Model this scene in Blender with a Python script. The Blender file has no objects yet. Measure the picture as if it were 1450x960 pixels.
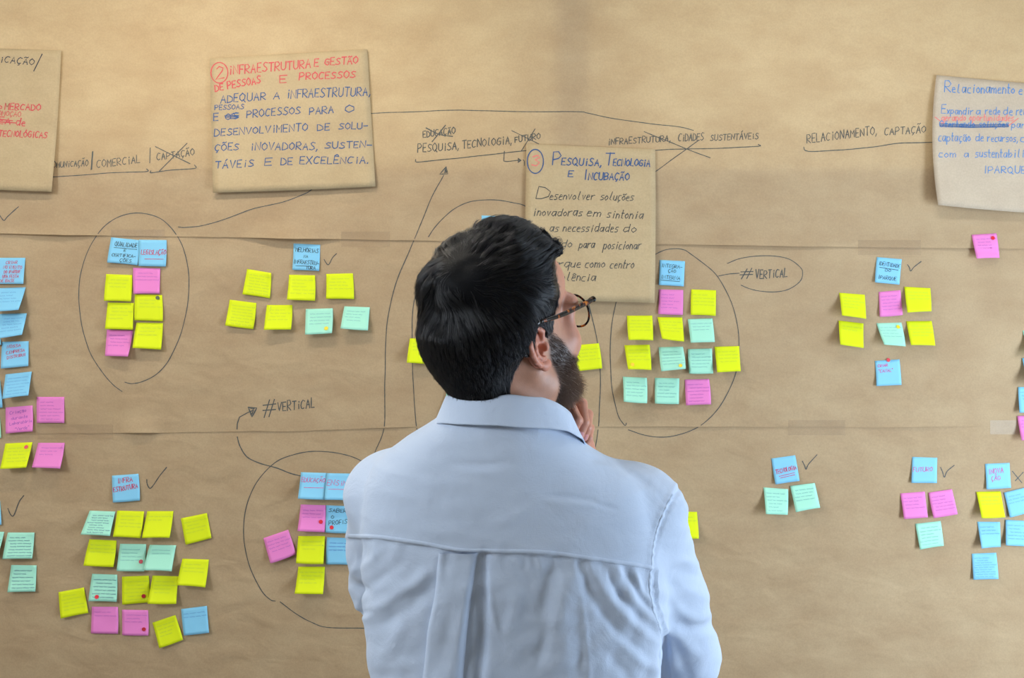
import bpy, math, random, unicodedata
import numpy as np
from mathutils import Vector, Matrix

# ------------------------------------------------------------------ camera, world, lights, exposure
C = bpy.context.scene.collection
SC = bpy.context.scene
CAM = np.array([0.0, -2.36, 1.58]); FOC = 30.0
D = 2.36                                   # camera to wall face (wall face is y = 0)
PX = 36.0 / (FOC * 1450)                   # metres per photograph pixel at 1 m
cd = bpy.data.cameras.new('camera'); cam = bpy.data.objects.new('camera', cd); C.objects.link(cam)
cam.location = CAM; cam.rotation_euler = (math.pi / 2, 0, 0)
cd.lens = FOC; cd.sensor_width = 36; cd.clip_start = 0.05
SC.camera = cam
w = bpy.data.worlds.new('daylight'); SC.world = w; w.use_nodes = True
bg = w.node_tree.nodes['Background']
bg.inputs['Color'].default_value = (0.90, 0.95, 0.72, 1); bg.inputs['Strength'].default_value = 1.9
def area(name, loc, target, sx, sy, power, col):
    l = bpy.data.lights.new(name, 'AREA'); l.shape = 'RECTANGLE'; l.size = sx; l.size_y = sy
    l.energy = power; l.color = col
    o = bpy.data.objects.new(name, l); C.objects.link(o); o.location = loc
    o.rotation_euler = (Vector(target) - Vector(loc)).to_track_quat('-Z', 'Y').to_euler()
    return o
area('ceiling_panel_light', (-0.75, -0.75, 2.80), (-0.75, -0.5, 0), 0.60, 0.07, 11, (1.0, 0.93, 0.80))
area('ceiling_panel_light', (0.85, -0.75, 2.80), (0.85, -0.5, 0), 0.60, 0.07, 6, (0.9, 0.95, 1.0))
area('side_window_light', (2.62, -1.35, 1.0), (0.7, 0.0, 0.8), 1.2, 1.6, 134, (0.66, 0.82, 1.0))
area('left_shirt_fill_light', (-2.2, -2.5, 2.65), (0.0, -1.2, 1.35), 1.0, 0.8, 62, (0.82, 0.91, 1.0))  # unseen cool fill lamp, added and aimed to brighten the shirt
area('rear_window_light', (0.0, -4.4, 2.2), (0.0, -1.2, 1.4), 2.2, 0.9, 2, (0.86, 0.92, 1.0))
area('left_lamp_light', (-2.62, -1.15, 1.9), (-0.7, 0.0, 1.4), 0.6, 0.6, 5, (1.0, 0.92, 0.80))
SC.view_settings.view_transform = 'Standard'; SC.view_settings.look = 'None'
SC.view_settings.exposure = -0.04; SC.view_settings.gamma = 1.0; SC.view_settings.use_curve_mapping = False

# ------------------------------------------------------------------ helpers
rng = np.random.default_rng(7)
def px3(px, py, h=0.0):
    """point that stands h in front of the wall face, at photograph pixel (px, py)"""
    px = np.asarray(px, float); py = np.asarray(py, float); h = np.asarray(h, float) + 0 * px
    d = D - h
    return np.stack([(px - 725) * PX * d, CAM[1] + d, CAM[2] - (py - 480) * PX * d], -1)
def at(px, py, y):
    """point in the plane y at photograph pixel (px, py)"""
    return px3(px, py, -y)
def hash2(ix, iy, s):
    n = (ix.astype(np.int64) * 374761393 + iy.astype(np.int64) * 668265263 + s * 974634541) & 0xffffffff
    n = ((n ^ (n >> 13)) * 1274126177) & 0xffffffff
    n = n ^ (n >> 16)
    return (n & 0xffff) / 32767.5 - 1.0
def noise2(x, y, s=0):
    x = np.asarray(x, float); y = np.asarray(y, float)
    ix = np.floor(x); iy = np.floor(y); fx = x - ix; fy = y - iy
    fx = fx * fx * (3 - 2 * fx); fy = fy * fy * (3 - 2 * fy)
    a = hash2(ix, iy, s); b = hash2(ix + 1, iy, s); c = hash2(ix, iy + 1, s); d = hash2(ix + 1, iy + 1, s)
    return (a * (1 - fx) + b * fx) * (1 - fy) + (c * (1 - fx) + d * fx) * fy
def fbm2(x, y, s=0, o=3):
    r = 0; a = 1
    for i in range(o):
        r = r + a * noise2(x * 2 ** i, y * 2 ** i, s + i); a *= .5
    return r
def mesh(name, V, F, mat, parent=None, smooth=True):
    me = bpy.data.meshes.new(name)
    V = np.asarray(V, np.float32)
    if isinstance(F, np.ndarray):
        n, k = F.shape
        me.vertices.add(len(V)); me.vertices.foreach_set('co', V.ravel())
        me.loops.add(n * k); me.loops.foreach_set('vertex_index', F.astype(np.int32).ravel())
        me.polygons.add(n)
        me.polygons.foreach_set('loop_start', np.arange(0, n * k, k, dtype=np.int32))
        me.update(calc_edges=True)
    else:
        me.from_pydata(V.tolist(), [], F); me.update()
    if smooth: me.polygons.foreach_set('use_smooth', [True] * len(me.polygons))
    me.materials.append(mat)
    o = bpy.data.objects.new(name, me); C.objects.link(o)
    if parent: o.parent = parent
    return o
def grid_faces(nu, nv, closed_u=False):
    i, j = np.meshgrid(np.arange(nu if closed_u else nu - 1), np.arange(nv - 1), indexing='ij')
    i = i.ravel(); j = j.ravel(); i2 = (i + 1) % nu
    return np.stack([i * nv + j, i2 * nv + j, i2 * nv + j + 1, i * nv + j + 1], 1)
def empty(name, loc, label=None, cat=None, group=None, kind=None):
    o = bpy.data.objects.new(name, None); C.objects.link(o); o.location = loc; o.empty_display_size = .05
    return tag(o, label, cat, group, kind)
def tag(o, label=None, cat=None, group=None, kind=None):
    for k, v in (('label', label), ('category', cat), ('group', group), ('kind', kind)):
        if v: o[k] = v
    return o
def keep(o, parent):
    """parent a mesh built in world coordinates to a thing's Empty"""
    o.parent = parent; o.matrix_parent_inverse = Matrix.Translation(parent.location).inverted()
    return o
def box(name, lo, hi, mat, parent=None):
    x0, y0, z0 = lo; x1, y1, z1 = hi
    V = [(x, y, z) for x in (x0, x1) for y in (y0, y1) for z in (z0, z1)]
    F = [(0, 1, 3, 2), (4, 6, 7, 5), (0, 4, 5, 1), (2, 3, 7, 6), (0, 2, 6, 4), (1, 5, 7, 3)]
    o = mesh(name, V, F, mat, None, False)
    if parent: keep(o, parent)
    return o
def catmull(pts, n=8):
    P = np.asarray(pts, float)
    if len(P) < 3: return P
    Q = np.vstack([2 * P[0] - P[1], P, 2 * P[-1] - P[-2]])
    t = np.linspace(0, 1, n, endpoint=False)[:, None]
    out = []
    for i in range(1, len(Q) - 2):
        a, b, c, d = Q[i - 1], Q[i], Q[i + 1], Q[i + 2]
        out.append(.5 * (2 * b + (c - a) * t + (2 * a - 5 * b + 4 * c - d) * t ** 2 + (3 * b - a - 3 * c + d) * t ** 3))
    out.append(P[-1:])
    return np.vstack(out)

# ------------------------------------------------------------------ materials
def mat(name, col, rough=.6, **kw):
    m = bpy.data.materials.new(name); m.use_nodes = True
    b = m.node_tree.nodes['Principled BSDF']
    b.inputs['Base Color'].default_value = (*col, 1); b.inputs['Roughness'].default_value = rough
    for k, v in kw.items():
        b.inputs[k.replace('_', ' ')].default_value = v
    return m
def nd(m, t, **kw):
    n = m.node_tree.nodes.new(t)
    for k, v in kw.items(): setattr(n, k, v)
    return n
def lk(m, a, b): m.node_tree.links.new(a, b)
def srgb(r, g, b):
    f = lambda c: c / 12.92 if c <= .04045 else ((c + .055) / 1.055) ** 2.4
    return tuple(f(v / 255) for v in (r, g, b))
def paper_mat(name, col, col2, scale=(3, 3, 14), bump=.35, transl=.0, fine=220, bd=.002):
    """paper: mottled colour, crumple and fibre relief, some light coming through from behind"""
    m = mat(name, col, .75); b = m.node_tree.nodes['Principled BSDF']; out = m.node_tree.nodes['Material Output']
    b.inputs['Specular IOR Level'].default_value = .25
    g = nd(m, 'ShaderNodeNewGeometry'); mp = nd(m, 'ShaderNodeMapping'); mp.inputs['Scale'].default_value = scale
    lk(m, g.outputs['Position'], mp.inputs['Vector'])
    n1 = nd(m, 'ShaderNodeTexNoise'); n1.inputs['Scale'].default_value = 1.6; n1.inputs['Detail'].default_value = 8; n1.inputs['Roughness'].default_value = .58
    lk(m, mp.outputs[0], n1.inputs['Vector'])
    n2 = nd(m, 'ShaderNodeTexNoise'); n2.inputs['Scale'].default_value = fine; n2.inputs['Detail'].default_value = 3
    lk(m, g.outputs['Position'], n2.inputs['Vector'])
    cr = nd(m, 'ShaderNodeValToRGB'); cr.color_ramp.elements[0].position = .33; cr.color_ramp.elements[1].position = .68
    cr.color_ramp.elements[0].color = (*col2, 1); cr.color_ramp.elements[1].color = (*col, 1)
    lk(m, n1.outputs['Fac'], cr.inputs['Fac'])
    mx = nd(m, 'ShaderNodeMix', data_type='RGBA', blend_type='MULTIPLY'); mx.inputs[0].default_value = .22
    lk(m, cr.outputs[0], mx.inputs[6]); lk(m, n2.outputs['Fac'], mx.inputs[7]); 
    lk(m, mx.outputs[2], b.inputs['Base Color'])
    mp2 = nd(m, 'ShaderNodeMapping'); mp2.inputs['Scale'].default_value = tuple(s * 1.0 for s in scale)
    lk(m, g.outputs['Position'], mp2.inputs['Vector'])
    n3 = nd(m, 'ShaderNodeTexNoise'); n3.inputs['Scale'].default_value = 3.0; n3.inputs['Detail'].default_value = 7; n3.inputs['Roughness'].default_value = .30
    n3.inputs['Distortion'].default_value = .8
    lk(m, mp2.outputs[0], n3.inputs['Vector'])
    bp = nd(m, 'ShaderNodeBump'); bp.inputs['Strength'].default_value = bump; bp.inputs['Distance'].default_value = bd * 5
    lk(m, n3.outputs['Fac'], bp.inputs['Height'])
    bp2 = nd(m, 'ShaderNodeBump'); bp2.inputs['Strength'].default_value = .25; bp2.inputs['Distance'].default_value = .0006
    lk(m, n2.outputs['Fac'], bp2.inputs['Height']); lk(m, bp.outputs[0], bp2.inputs['Normal'])
    lk(m, bp2.outputs[0], b.inputs['Normal'])
    if transl > 0:
        t = nd(m, 'ShaderNodeBsdfTranslucent'); lk(m, mx.outputs[2], t.inputs['Color'])
        ms = nd(m, 'ShaderNodeMixShader'); ms.inputs[0].default_value = transl
        lk(m, b.outputs[0], ms.inputs[1]); lk(m, t.outputs[0], ms.inputs[2]); lk(m, ms.outputs[0], out.inputs['Surface'])
    return m
KRAFT = paper_mat('kraft_paper', srgb(206, 178, 140), srgb(192, 162, 125), (3.4, 3.4, 6), .48, .22)
KRAFT2 = paper_mat('kraft_poster', srgb(208, 183, 142), srgb(198, 172, 132), (6, 6, 8), .25, .12)
KRAFT4 = paper_mat('pale_kraft_poster', srgb(214, 194, 168), srgb(204, 183, 158), (6, 6, 8), .25, .12)
def note_mat(name, col):
    m = mat(name, col, .7); b = m.node_tree.nodes['Principled BSDF']; out = m.node_tree.nodes['Material Output']
    b.inputs['Specular IOR Level'].default_value = .2
    t = nd(m, 'ShaderNodeBsdfTranslucent'); t.inputs['Color'].default_value = (*col, 1)
    ms = nd(m, 'ShaderNodeMixShader'); ms.inputs[0].default_value = .15
    lk(m, b.outputs[0], ms.inputs[1]); lk(m, t.outputs[0], ms.inputs[2]); lk(m, ms.outputs[0], out.inputs['Surface'])
    g = nd(m, 'ShaderNodeNewGeometry'); n = nd(m, 'ShaderNodeTexNoise'); n.inputs['Scale'].default_value = 300
    lk(m, g.outputs['Position'], n.inputs['Vector']); bp = nd(m, 'ShaderNodeBump'); bp.inputs['Strength'].default_value = .15; bp.inputs['Distance'].default_value = .0005
    lk(m, n.outputs['Fac'], bp.inputs['Height']); lk(m, bp.outputs[0], b.inputs['Normal'])
    return m
NM = {'y': note_mat('yellow_note_paper', srgb(228, 238, 30)), 'b': note_mat('blue_note_paper', srgb(142, 208, 238)),
      'p': note_mat('pink_note_paper', srgb(240, 138, 204)), 'g': note_mat('green_note_paper', srgb(176, 236, 210))}
INK = {'k': mat('dark_marker_ink', srgb(76, 78, 74), .6), 'r': mat('red_marker_ink', srgb(205, 70, 72), .6),
       'u': mat('blue_marker_ink', srgb(48, 82, 128), .6), 'l': mat('light_blue_marker_ink', srgb(78, 130, 186), .6),
       'c': mat('crimson_marker_ink', srgb(196, 36, 84), .6), 'n': mat('black_marker_ink', srgb(28, 40, 52), .6),
       's': mat('salmon_marker_ink', srgb(232, 118, 112), .6), 'm': mat('magenta_pen_ink', srgb(208, 70, 140), .6),
       'fy': mat('faint_pen_on_yellow', srgb(190, 208, 64), .7), 'fb': mat('faint_pen_on_blue', srgb(92, 152, 204), .7),
       'fp': mat('faint_pen_on_pink', srgb(186, 98, 184), .7), 'fg': mat('faint_pen_on_green', srgb(122, 182, 178), .7),
       'mb': mat('blue_pen_ink', srgb(60, 100, 190), .7)}
DOT = {'r': mat('red_dot_sticker', srgb(214, 30, 46), .4), 'd': mat('dark_red_dot_sticker', srgb(176, 30, 40), .4),
       'y': mat('yellow_dot_sticker', srgb(232, 206, 20), .4), 'o': mat('orange_dot_sticker', srgb(246, 200, 40), .5),
       'g': mat('dark_green_dot', srgb(70, 84, 24), .5)}
WALL = mat('white_wall_paint', srgb(214, 210, 202), .8)
FLOOR = paper_mat('grey_floor', srgb(128, 120, 110), srgb(112, 105, 97), (2, 2, 2), .05)
METAL = mat('window_frame_metal', srgb(120, 120, 118), .4, Metallic=.7)
GLASS = bpy.data.materials.new('window_glass'); GLASS.use_nodes = True
_n = GLASS.node_tree.nodes; _n.remove(_n['Principled BSDF'])
_t = nd(GLASS, 'ShaderNodeBsdfTransparent'); _g = nd(GLASS, 'ShaderNodeBsdfGlossy'); _g.inputs['Roughness'].default_value = .02
_ms = nd(GLASS, 'ShaderNodeMixShader'); _ms.inputs[0].default_value = .035
lk(GLASS, _t.outputs[0], _ms.inputs[1]); lk(GLASS, _g.outputs[0], _ms.inputs[2])
lk(GLASS, _ms.outputs[0], _n['Material Output'].inputs['Surface'])

# ------------------------------------------------------------------ room shell
def struct(o): o['kind'] = 'structure'; return o
X0, X1, YB, ZC = -2.7, 2.7, -4.6, 2.85
WZ0 = 1.58 + (480 - 238) * PX * D; WZ1 = 2.72
struct(box('floor', (X0, YB, -.1), (X1, .2, 0), FLOOR)); struct(box('ceiling', (X0, YB, ZC), (X1, .2, ZC + .1), WALL))
struct(box('wall_left', (X0 - .1, YB, -.1), (X0, .2, ZC + .1), WALL)); struct(box('wall_right', (X1, YB, -.1), (X1 + .1, .2, ZC + .1), WALL))
struct(box('wall_rear', (X0 - .1, YB - .1, -.1), (X1 + .1, YB, ZC + .1), WALL))
MX0, MX1 = (784 - 725) * PX * D, (836 - 725) * PX * D
fw = box('wall_front', (X0, 0, 0), (X1, .2, WZ0), WALL); struct(fw)      # below the window
for nm, lo, hi in (('trim_1', (X0, 0, WZ1), (X1, .2, ZC)), ('trim_2', (X0, 0, WZ0), (-2.3, .2, WZ1)), ('trim_3', (2.3, 0, WZ0), (X1, .2, WZ1)), ('trim_4', (MX0, .004, WZ0), (MX1, .1, WZ1))):
    struct(box(nm, lo, hi, WALL))
for k, (a, b) in enumerate(((-2.3, MX0), (MX1, 2.3))):
    e = struct(empty('window_%d' % (k + 1), ((a + b) / 2, .12, WZ0)))
    for lo, hi in (((a, .10, WZ0), (b, .15, WZ0 + .03)), ((a, .10, WZ1 - .03), (b, .15, WZ1)), ((a, .10, WZ0), (a + .03, .15, WZ1)), ((b - .03, .10, WZ0), (b, .15, WZ1))):
        box('window_frame', lo, hi, METAL, e)
    box('window_pane', (a + .02, .122, WZ0 + .02), (b - .02, .126, WZ1 - .02), GLASS, e)
for nm, lo, hi in (('baseboard_left', (X0, YB, 0), (X0 + .015, 0, .08)), ('baseboard_right', (X1 - .015, YB, 0), (X1, 0, .08)), ('baseboard_front', (X0, -.015, 0), (X1, 0, .08))):
    struct(box(nm, lo, hi, WALL))

# ------------------------------------------------------------------ brown paper sheets
SEAM1 = np.array([(-400, 330), (0, 331), (80, 332), (160, 334), (300, 336), (420, 338), (570, 340), (760, 343), (935, 346), (1075, 348), (1210, 350), (1450, 352), (1850, 356)], float)
SEAM2 = np.array([(-400, 617), (0, 615), (160, 613), (230, 613), (340, 611), (430, 610.5), (530, 606), (600, 604.5), (860, 604), (1050, 604.5), (1250, 605), (1450, 603), (1850, 602)], float)
def seam(k, x): S = (SEAM1, SEAM2)[k]; return np.interp(x, S[:, 0], S[:, 1]) + .5 * noise2(x / 45., x * 0, 50 + k)
def bump1(x, a, b): m = (a + b) / 2; s = (b - a) / 2; t = np.clip(1 - ((x - m) / s) ** 2, 0, 1); return t * t
def sheet_h(px, py, k):
    """height of brown sheet k in front of the wall"""
    px = np.asarray(px, float); py = np.asarray(py, float)
    base = (.0080, .0055, .0030)[k]
    h = base + .0011 * fbm2(px / 210., py / 62., 3 + 10 * k) + .0006 * fbm2(px / 55. + py / 60., py / 34. - px / 200., 5 + 10 * k)
    if k < 2:
        d = np.clip(seam(k, px) - py, 0, 200)
        if k == 0:
            l = .017 * bump1(px, -60, 158) * (.75 + .5 * noise2(px / 30., px * 0, 9)) + .018 * bump1(px, 325, 490) + .0045 * bump1(px, 930, 1215) + .003 * bump1(px, 1310, 1470)
        else:
            l = .015 * bump1(px, 162, 232) + .003 * bump1(px, 860, 1110) + .003 * bump1(px, 1200, 1400) + .0035 * bump1(px, 500, 600)
        h = h + l * np.exp(-(d / 22.) ** 1.3)
    if k > 0:      # tucked flat under the sheet above
        d = np.clip(py - seam(k - 1, px), -60, 200)
        h = np.minimum(h, .0030 + (h - .0030) * np.clip(d / 25., 0, 1) + (.0012 if k == 1 else 0))
    return np.maximum(h, .0012 + .0012 * (2 - k))
def which(px, py):
    return 0 if py < seam(0, np.float64(px)) else (1 if py < seam(1, np.float64(px)) else 2)
SHEETS = []
xs = np.concatenate([np.arange(-380, 0, 14), np.arange(0, 1450, 6.5), np.arange(1450, 1840, 14)])
for k, (nm, lab) in enumerate((('top', 'wide brown kraft paper sheet along the top, covered in headings and posters, backlit above'),
                               ('mid', 'wide brown kraft paper sheet across the middle, crowded with sticky notes, between two seams'),
                               ('low', 'wide brown kraft paper sheet at the bottom, hanging below the lower seam'))):
    nv = (100, 60, 110)[k]
    t = np.linspace(0, 1, nv)
    top = (np.full_like(xs, -75.), seam(0, xs) - 8, seam(1, xs) - 8)[k]
    bot = (seam(0, xs), seam(1, xs), np.full_like(xs, 1290.))[k]
    PXg = np.repeat(xs[:, None], nv, 1); PYg = top[:, None] * (1 - t) + bot[:, None] * t
    H = sheet_h(PXg, PYg, k)
    if k: H = np.where(PYg < seam(k - 1, PXg), np.minimum(H, .0042 - .0012 * (k - 1)), H)
    o = mesh('brown_paper_sheet', px3(PXg, PYg, H).reshape(-1, 3), grid_faces(len(xs), nv)[:, ::-1], KRAFT)
    tag(o, lab, 'paper', 'brown kraft paper sheets covering the wall'); SHEETS.append(o)

# ------------------------------------------------------------------ pen strokes
G = {}
for line in """A 04 3e 64|18 58
B 04 0e 4e 6c 5a 09|4a 67 55 04
C 6d 3e 1c 08 15 34 55
D 04 0e 3d 6a 66 34 04
E 5e 0e 04 54|09 49
F 5e 0e 04|09 49
G 6d 3e 1c 07 25 44 66 69 39
H 04 0e|64 6e|09 69
I 14 1e
J 4e 46 24 06
K 04 0e|5e 09 64
L 0e 04 54
M 04 0e 38 6e 64
N 04 0e 64 6e
O 3e 0b 07 34 67 6b 3e
P 04 0e 4e 6b 49 08
Q 3e 0b 07 34 67 6b 3e|46 73
R 04 0e 4e 6b 49 09 64
S 6d 3e 1c 2a 58 66 34 05
T 0e 6e|3e 34
U 0e 06 24 44 66 6e
V 0e 34 6e
X 04 6e|0e 64
Z 0e 6e 04 64
a 5a 1a 06 24 46 5a 54
b 0e 04 35 58 3a 07
c 4a 1a 06 14 44
d 5a 1a 06 24 56|5e 54
e 07 48 3a 1a 06 14 44
f 4e 2d 24|0a 4a
g 5a 1a 07 25 56|5a 51 30 01
h 0e 04|08 2a 48 44
i 1a 14|1d 1c
l 1e 05 24
m 0a 04|08 2a 38 34|38 5a 68 64
n 0a 04|08 2a 48 44
o 2a 08 06 24 46 48 2a
p 0a 00|09 3a 57 34 05
q 5a 1a 06 24 57|5a 50
r 0a 04|08 3a 4a
s 4a 1a 08 37 45 24 04
t 1e 14 34|0a 3a
u 0a 05 24 46|4a 44
v 0a 24 4a
x 0a 44|4a 04
z 0a 4a 04 44
# 14 4e|44 7e|08 88|0b 8b
2 1c 3e 6c 5a 04 64
3 0d 3e 5c 2a 57 34 05
- 08 58
, 15 02
. 04 15
/ 04 3e
" 0e 0c|2e 2c""".split('\n'):
    ch, s = line[0], line[2:]
    G[ch] = [np.array([(int(q[0], 16), int(q[1], 16) - 4) for q in st.split()], float) for st in s.split('|')]
def glyph(ch):
    d = unicodedata.normalize('NFD', ch); b = d[0]
    if b not in G: return [], 3.0
    st = [s.copy() for s in G[b]]; wd = max(s[:, 0].max() for s in st); hh = max(s[:, 1].max() for s in st)
    for a in d[1:]:
        m = wd / 2
        if a == '\u0303': st.append(np.array([(m - 2.2, hh + 1.6), (m - 1, hh + 2.6), (m + .8, hh + 1.6), (m + 2.4, hh + 2.8)]))
        elif a == '\u0301': st.append(np.array([(m - .3, hh + 1.2), (m + 1.4, hh + 3)]))
        elif a == '\u0302': st.append(np.array([(m - 2, hh + 1.2), (m, hh + 2.8), (m + 2, hh + 1.2)]))
        elif a == '\u0327': st.append(np.array([(m, 0), (m + .8, -1.5), (m - .8, -2.6)]))
    if b in 'iIl': st = [s + np.array([1.2, 0]) for s in st]; wd += 2.4
    return st, wd + 2.2
R = random.Random(5)
def text_strokes(text, x0, y0, x1, y1, h, slant=.12, jit=.35):
    """single-line handwriting from (x0,y0) to (x1,y1), y downwards; returns polylines"""
    items = []; cx = 0
    for ch in text:
        if ch == ' ': cx += 5; continue
        st, adv = glyph(ch); js = 1 + R.uniform(-.1, .1); dy = R.uniform(-jit, jit)
        for s in st:
            s = s.copy(); s[:, 1] = s[:, 1] * js + dy
            s += np.array([(R.uniform(-.25, .25), R.uniform(-.25, .25)) for _ in s]); s[:, 0] += cx
            items.append(s)
        cx += adv
    cx = max(cx - 2.2, 1)
    L = math.hypot(x1 - x0, y1 - y0); ux, uy = (x1 - x0) / L, (y1 - y0) / L; k = L / cx; v = h / 10
    out = []
    for s in items:
        a = s[:, 0] * k + s[:, 1] * v * slant; b = s[:, 1] * v
        out.append(np.stack([x0 + a * ux + b * uy, y0 + a * uy - b * ux], 1))
    return out
def ribbons(polys, wd):
    wd = wd * .88
    """flat ribbons in 2-D; returns vertices (n,2) and quads"""
    V = []; F = []
    for P in polys:
        P = np.asarray(P, float)
        if len(P) < 2: continue
        # cut long stretches so the ribbon lies on the surface
        out = [P[:1]]
        for a, b in zip(P[:-1], P[1:]):
            n = max(1, int(np.hypot(*(b - a)) / (wd * 5)) ); out.append(a + (b - a) * (np.arange(1, n + 1) / n)[:, None])
        P = np.vstack(out); T = np.gradient(P, axis=0); T /= np.maximum(np.hypot(T[:, 0], T[:, 1]), 1e-9)[:, None]
        N = np.stack([-T[:, 1], T[:, 0]], 1) * wd / 2
        N = N * (1 + .18 * rng.uniform(-1, 1, len(P)))[:, None]
        P = P.copy(); P[0] -= T[0] * wd * .4; P[-1] += T[-1] * wd * .4
        b = sum(len(v) for v in V); n = len(P)
        V.append(P + N); V.append(P - N)
        F += [(b + i, b + i + 1, b + n + i + 1, b + n + i) for i in range(n - 1)]
    return np.vstack(V), np.array(F)
EPS = .0006
def on_sheets(name, polys, wd, ink):
    """marker strokes on the brown sheets; each sheet keeps its own share of a stroke that crosses a seam"""
    share = {0: [], 1: [], 2: []}
    for P in polys:
        P = np.asarray(P, float); out = [P[:1]]
        for a, b in zip(P[:-1], P[1:]):
            n = max(1, int(np.hypot(*(b - a)) / 3)); out.append(a + (b - a) * (np.arange(1, n + 1) / n)[:, None])
        P = np.vstack(out); ks = [which(*p) for p in P]; i = 0
        while i < len(P):
            j = i
            while j + 1 < len(P) and ks[j + 1] == ks[i]: j += 1
            if j > i: share[ks[i]].append(P[i:j + 1])
            i = j + 1
    for k, ps in share.items():
        if not ps: continue
        V, F = ribbons(ps, wd)
        o = mesh(name, px3(V[:, 0], V[:, 1], sheet_h(V[:, 0], V[:, 1], k) + EPS), F, INK[ink], SHEETS[k])
        if name == 'handwriting': o['kind'] = 'stuff'
def line(name, pts, wd=1.5, ink='k', smooth=True):
    P = catmull(pts, 6) if smooth else np.asarray(pts, float)
    P = P + np.stack([noise2(P[:, 0] / 25, P[:, 1] / 25, 71), noise2(P[:, 0] / 25, P[:, 1] / 25, 72)], 1) * .5
    on_sheets(name, [P], wd, ink)
def words(ws, wd=1.5, ink='k', **kw):
    on_sheets('handwriting', [s for a in ws for s in text_strokes(*a, **kw)], wd, ink)
words([('OMUNiCAÇÃO', 75, 237.5, 124.5, 234.7, 8.5), ('/', 129, 239.8, 133, 214.5, 2), ('COMERCiAL', 137, 238, 198, 230, 10)], 1.25)
line('drawn_line', [(130, 239.8), (132, 214.5)], 1.3); line('drawn_line', [(212, 230.8), (212.8, 209.7)], 1.3)
words([('CAPTAÇÃO', 222, 227, 275, 219.5, 9)], 1.35)
line('underline', [(75, 250), (121, 247.6), (169, 244), (207.5, 242.6), (207.8, 239)], 1.35)
line('crossing_out', [(220, 208), (269, 232)], 1.35); line('crossing_out', [(265, 203), (226, 242)], 1.35)
line('underline', [(213.7, 241.7), (215, 244.3), (242, 240.6), (275.5, 238.6), (275.7, 234)], 1.35)
line('tick_mark', [(-3, 302), (0, 305), (5.6, 312), (11, 306.4), (26, 293)], 1.5)
line('connecting_line', [(520, 160.5), (560, 159), (650, 156), (740, 158), (818, 158), (832, 160), (870, 168), (930, 176), (965, 180), (982, 184.5)], 1.2)
line('connecting_line', [(450, 262), (439, 270), (430, 275), (400, 286), (360, 295), (320, 310), (285, 320), (262, 322), (252, 321)], 1.3)
line('drawn_oval', [(173, 554), (160, 544), (145, 527.5), (130, 504), (120, 478), (114.5, 453), (111.6, 419), (114.5, 386), (124.5, 354.7), (139, 330.7), (155.7, 314), (174.8, 304.4), (195, 301.5), (215.6, 304.9), (232, 312.8), (246.7, 328.3), (258.7, 350), (266, 378.6), (267.5, 405), (264.7, 438.5), (256.3, 472), (244.3, 500.8), (232.5, 518.7), (217.5, 532.5), (200, 540.7), (186, 543), (177, 541)], 1.3)
line('tick_mark', [(459.2, 367.3), (461.5, 371.2), (464.4, 374.6), (466.9, 373), (471.2, 364.8), (476.6, 359.2)], 1.4)
line('arrow_line', [(628, 248.3), (610.8, 280), (597.5, 313), (576.7, 363.3), (560, 402), (550.3, 443.6), (546.4, 474.5), (546, 500), (545, 540), (544.3, 603.7), (532, 638.2), (524, 660)], 1.3)
line('arrow_head', [(631.7, 236.3), (622.3, 246.8), (634, 246.2), (631.7, 236.3)], 1.4, smooth=False)
line('arrow_head', [(631, 238), (629, 245), (632, 240), (631.5, 245), (633, 242)], 1.8, smooth=False)
line('drawn_oval', [(607, 335), (615, 323), (626.7, 310), (643.3, 295.8), (663.3, 286.3), (686.7, 283), (706.7, 283.3), (726.7, 287), (744, 291.7), (775, 310), (806, 356), (826, 405), (837.7, 446.4), (846.3, 485.7), (850, 523.6), (850, 556), (847.7, 596.8), (842.8, 632), (832, 680)], 1.3)
line('drawn_oval', [(598, 380), (588, 420), (584, 446), (584, 478), (584.8, 535), (587.6, 581), (592, 620), (600, 670)], 1.2)
line('drawn_oval', [(876, 420), (872, 429), (865.8, 465), (864.4, 503.4), (866.4, 548), (874, 585), (883.3, 601), (886.3, 602.3), (887, 599.6)], 1.2)
line('drawn_oval', [(890, 609), (909.6, 615.7), (933, 619.2), (956.3, 617), (988.4, 604.9), (1011.7, 585), (1029, 558.8), (1042.3, 526.7), (1046.7, 491.7), (1043.8, 456.7), (1035, 427.5), (1020.4, 398.3), (1005.9, 380.8), (976.7, 359), (968, 354), (956.3, 351.7), (941.7, 353.7), (926.5, 361.3), (920, 366)], 1.25)
line('drawn_oval', [(1029.8, 373), (1046.7, 366.3), (1070, 362.5), (1093.4, 362.5), (1116.7, 366.8), (1132.8, 378), (1136.6, 386.7), (1132.8, 398.3), (1116.7, 409.4), (1096.3, 413.5), (1073, 411.5), (1058.4, 407.7), (1049, 403.6)], 1.2)
line('connecting_line', [(1017.5, 390.8), (1032, 388), (1046.7, 386.7)], 1.3)
words([('#', 1048, 395, 1066, 394, 15), ('VERTiCAL', 1069.5, 394.8, 1114.4, 392, 12)], 1.5)
words([('iNFRAESTRUTURA,', 861, 205, 948.7, 200, 8.5), ('CiDADES', 960.4, 200, 996, 198.5, 10), ('SUSTENTÁVEiS', 1005.6, 199.4, 1073.5, 196.5, 8.5)], 1.3)
line('underline', [(920, 212.7), (928.3, 212.5), (972, 211), (1021.6, 209.6), (1073.3, 207.2), (1073.5, 204.5)], 1.25)
line('crossing_out', [(912.3, 186.2), (972, 211), (1005.6, 223.6)], 1.25); line('crossing_out', [(989.6, 198), (972, 211), (927.7, 243.4), (915, 252)], 1.25)
words([('RELACiONAMENTO,', 1142.5, 202.5, 1241, 190.5, 11.5), ('CAPTAÇÃO', 1252.5, 191.7, 1310.7, 187.5, 10)], 1.3)
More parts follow.
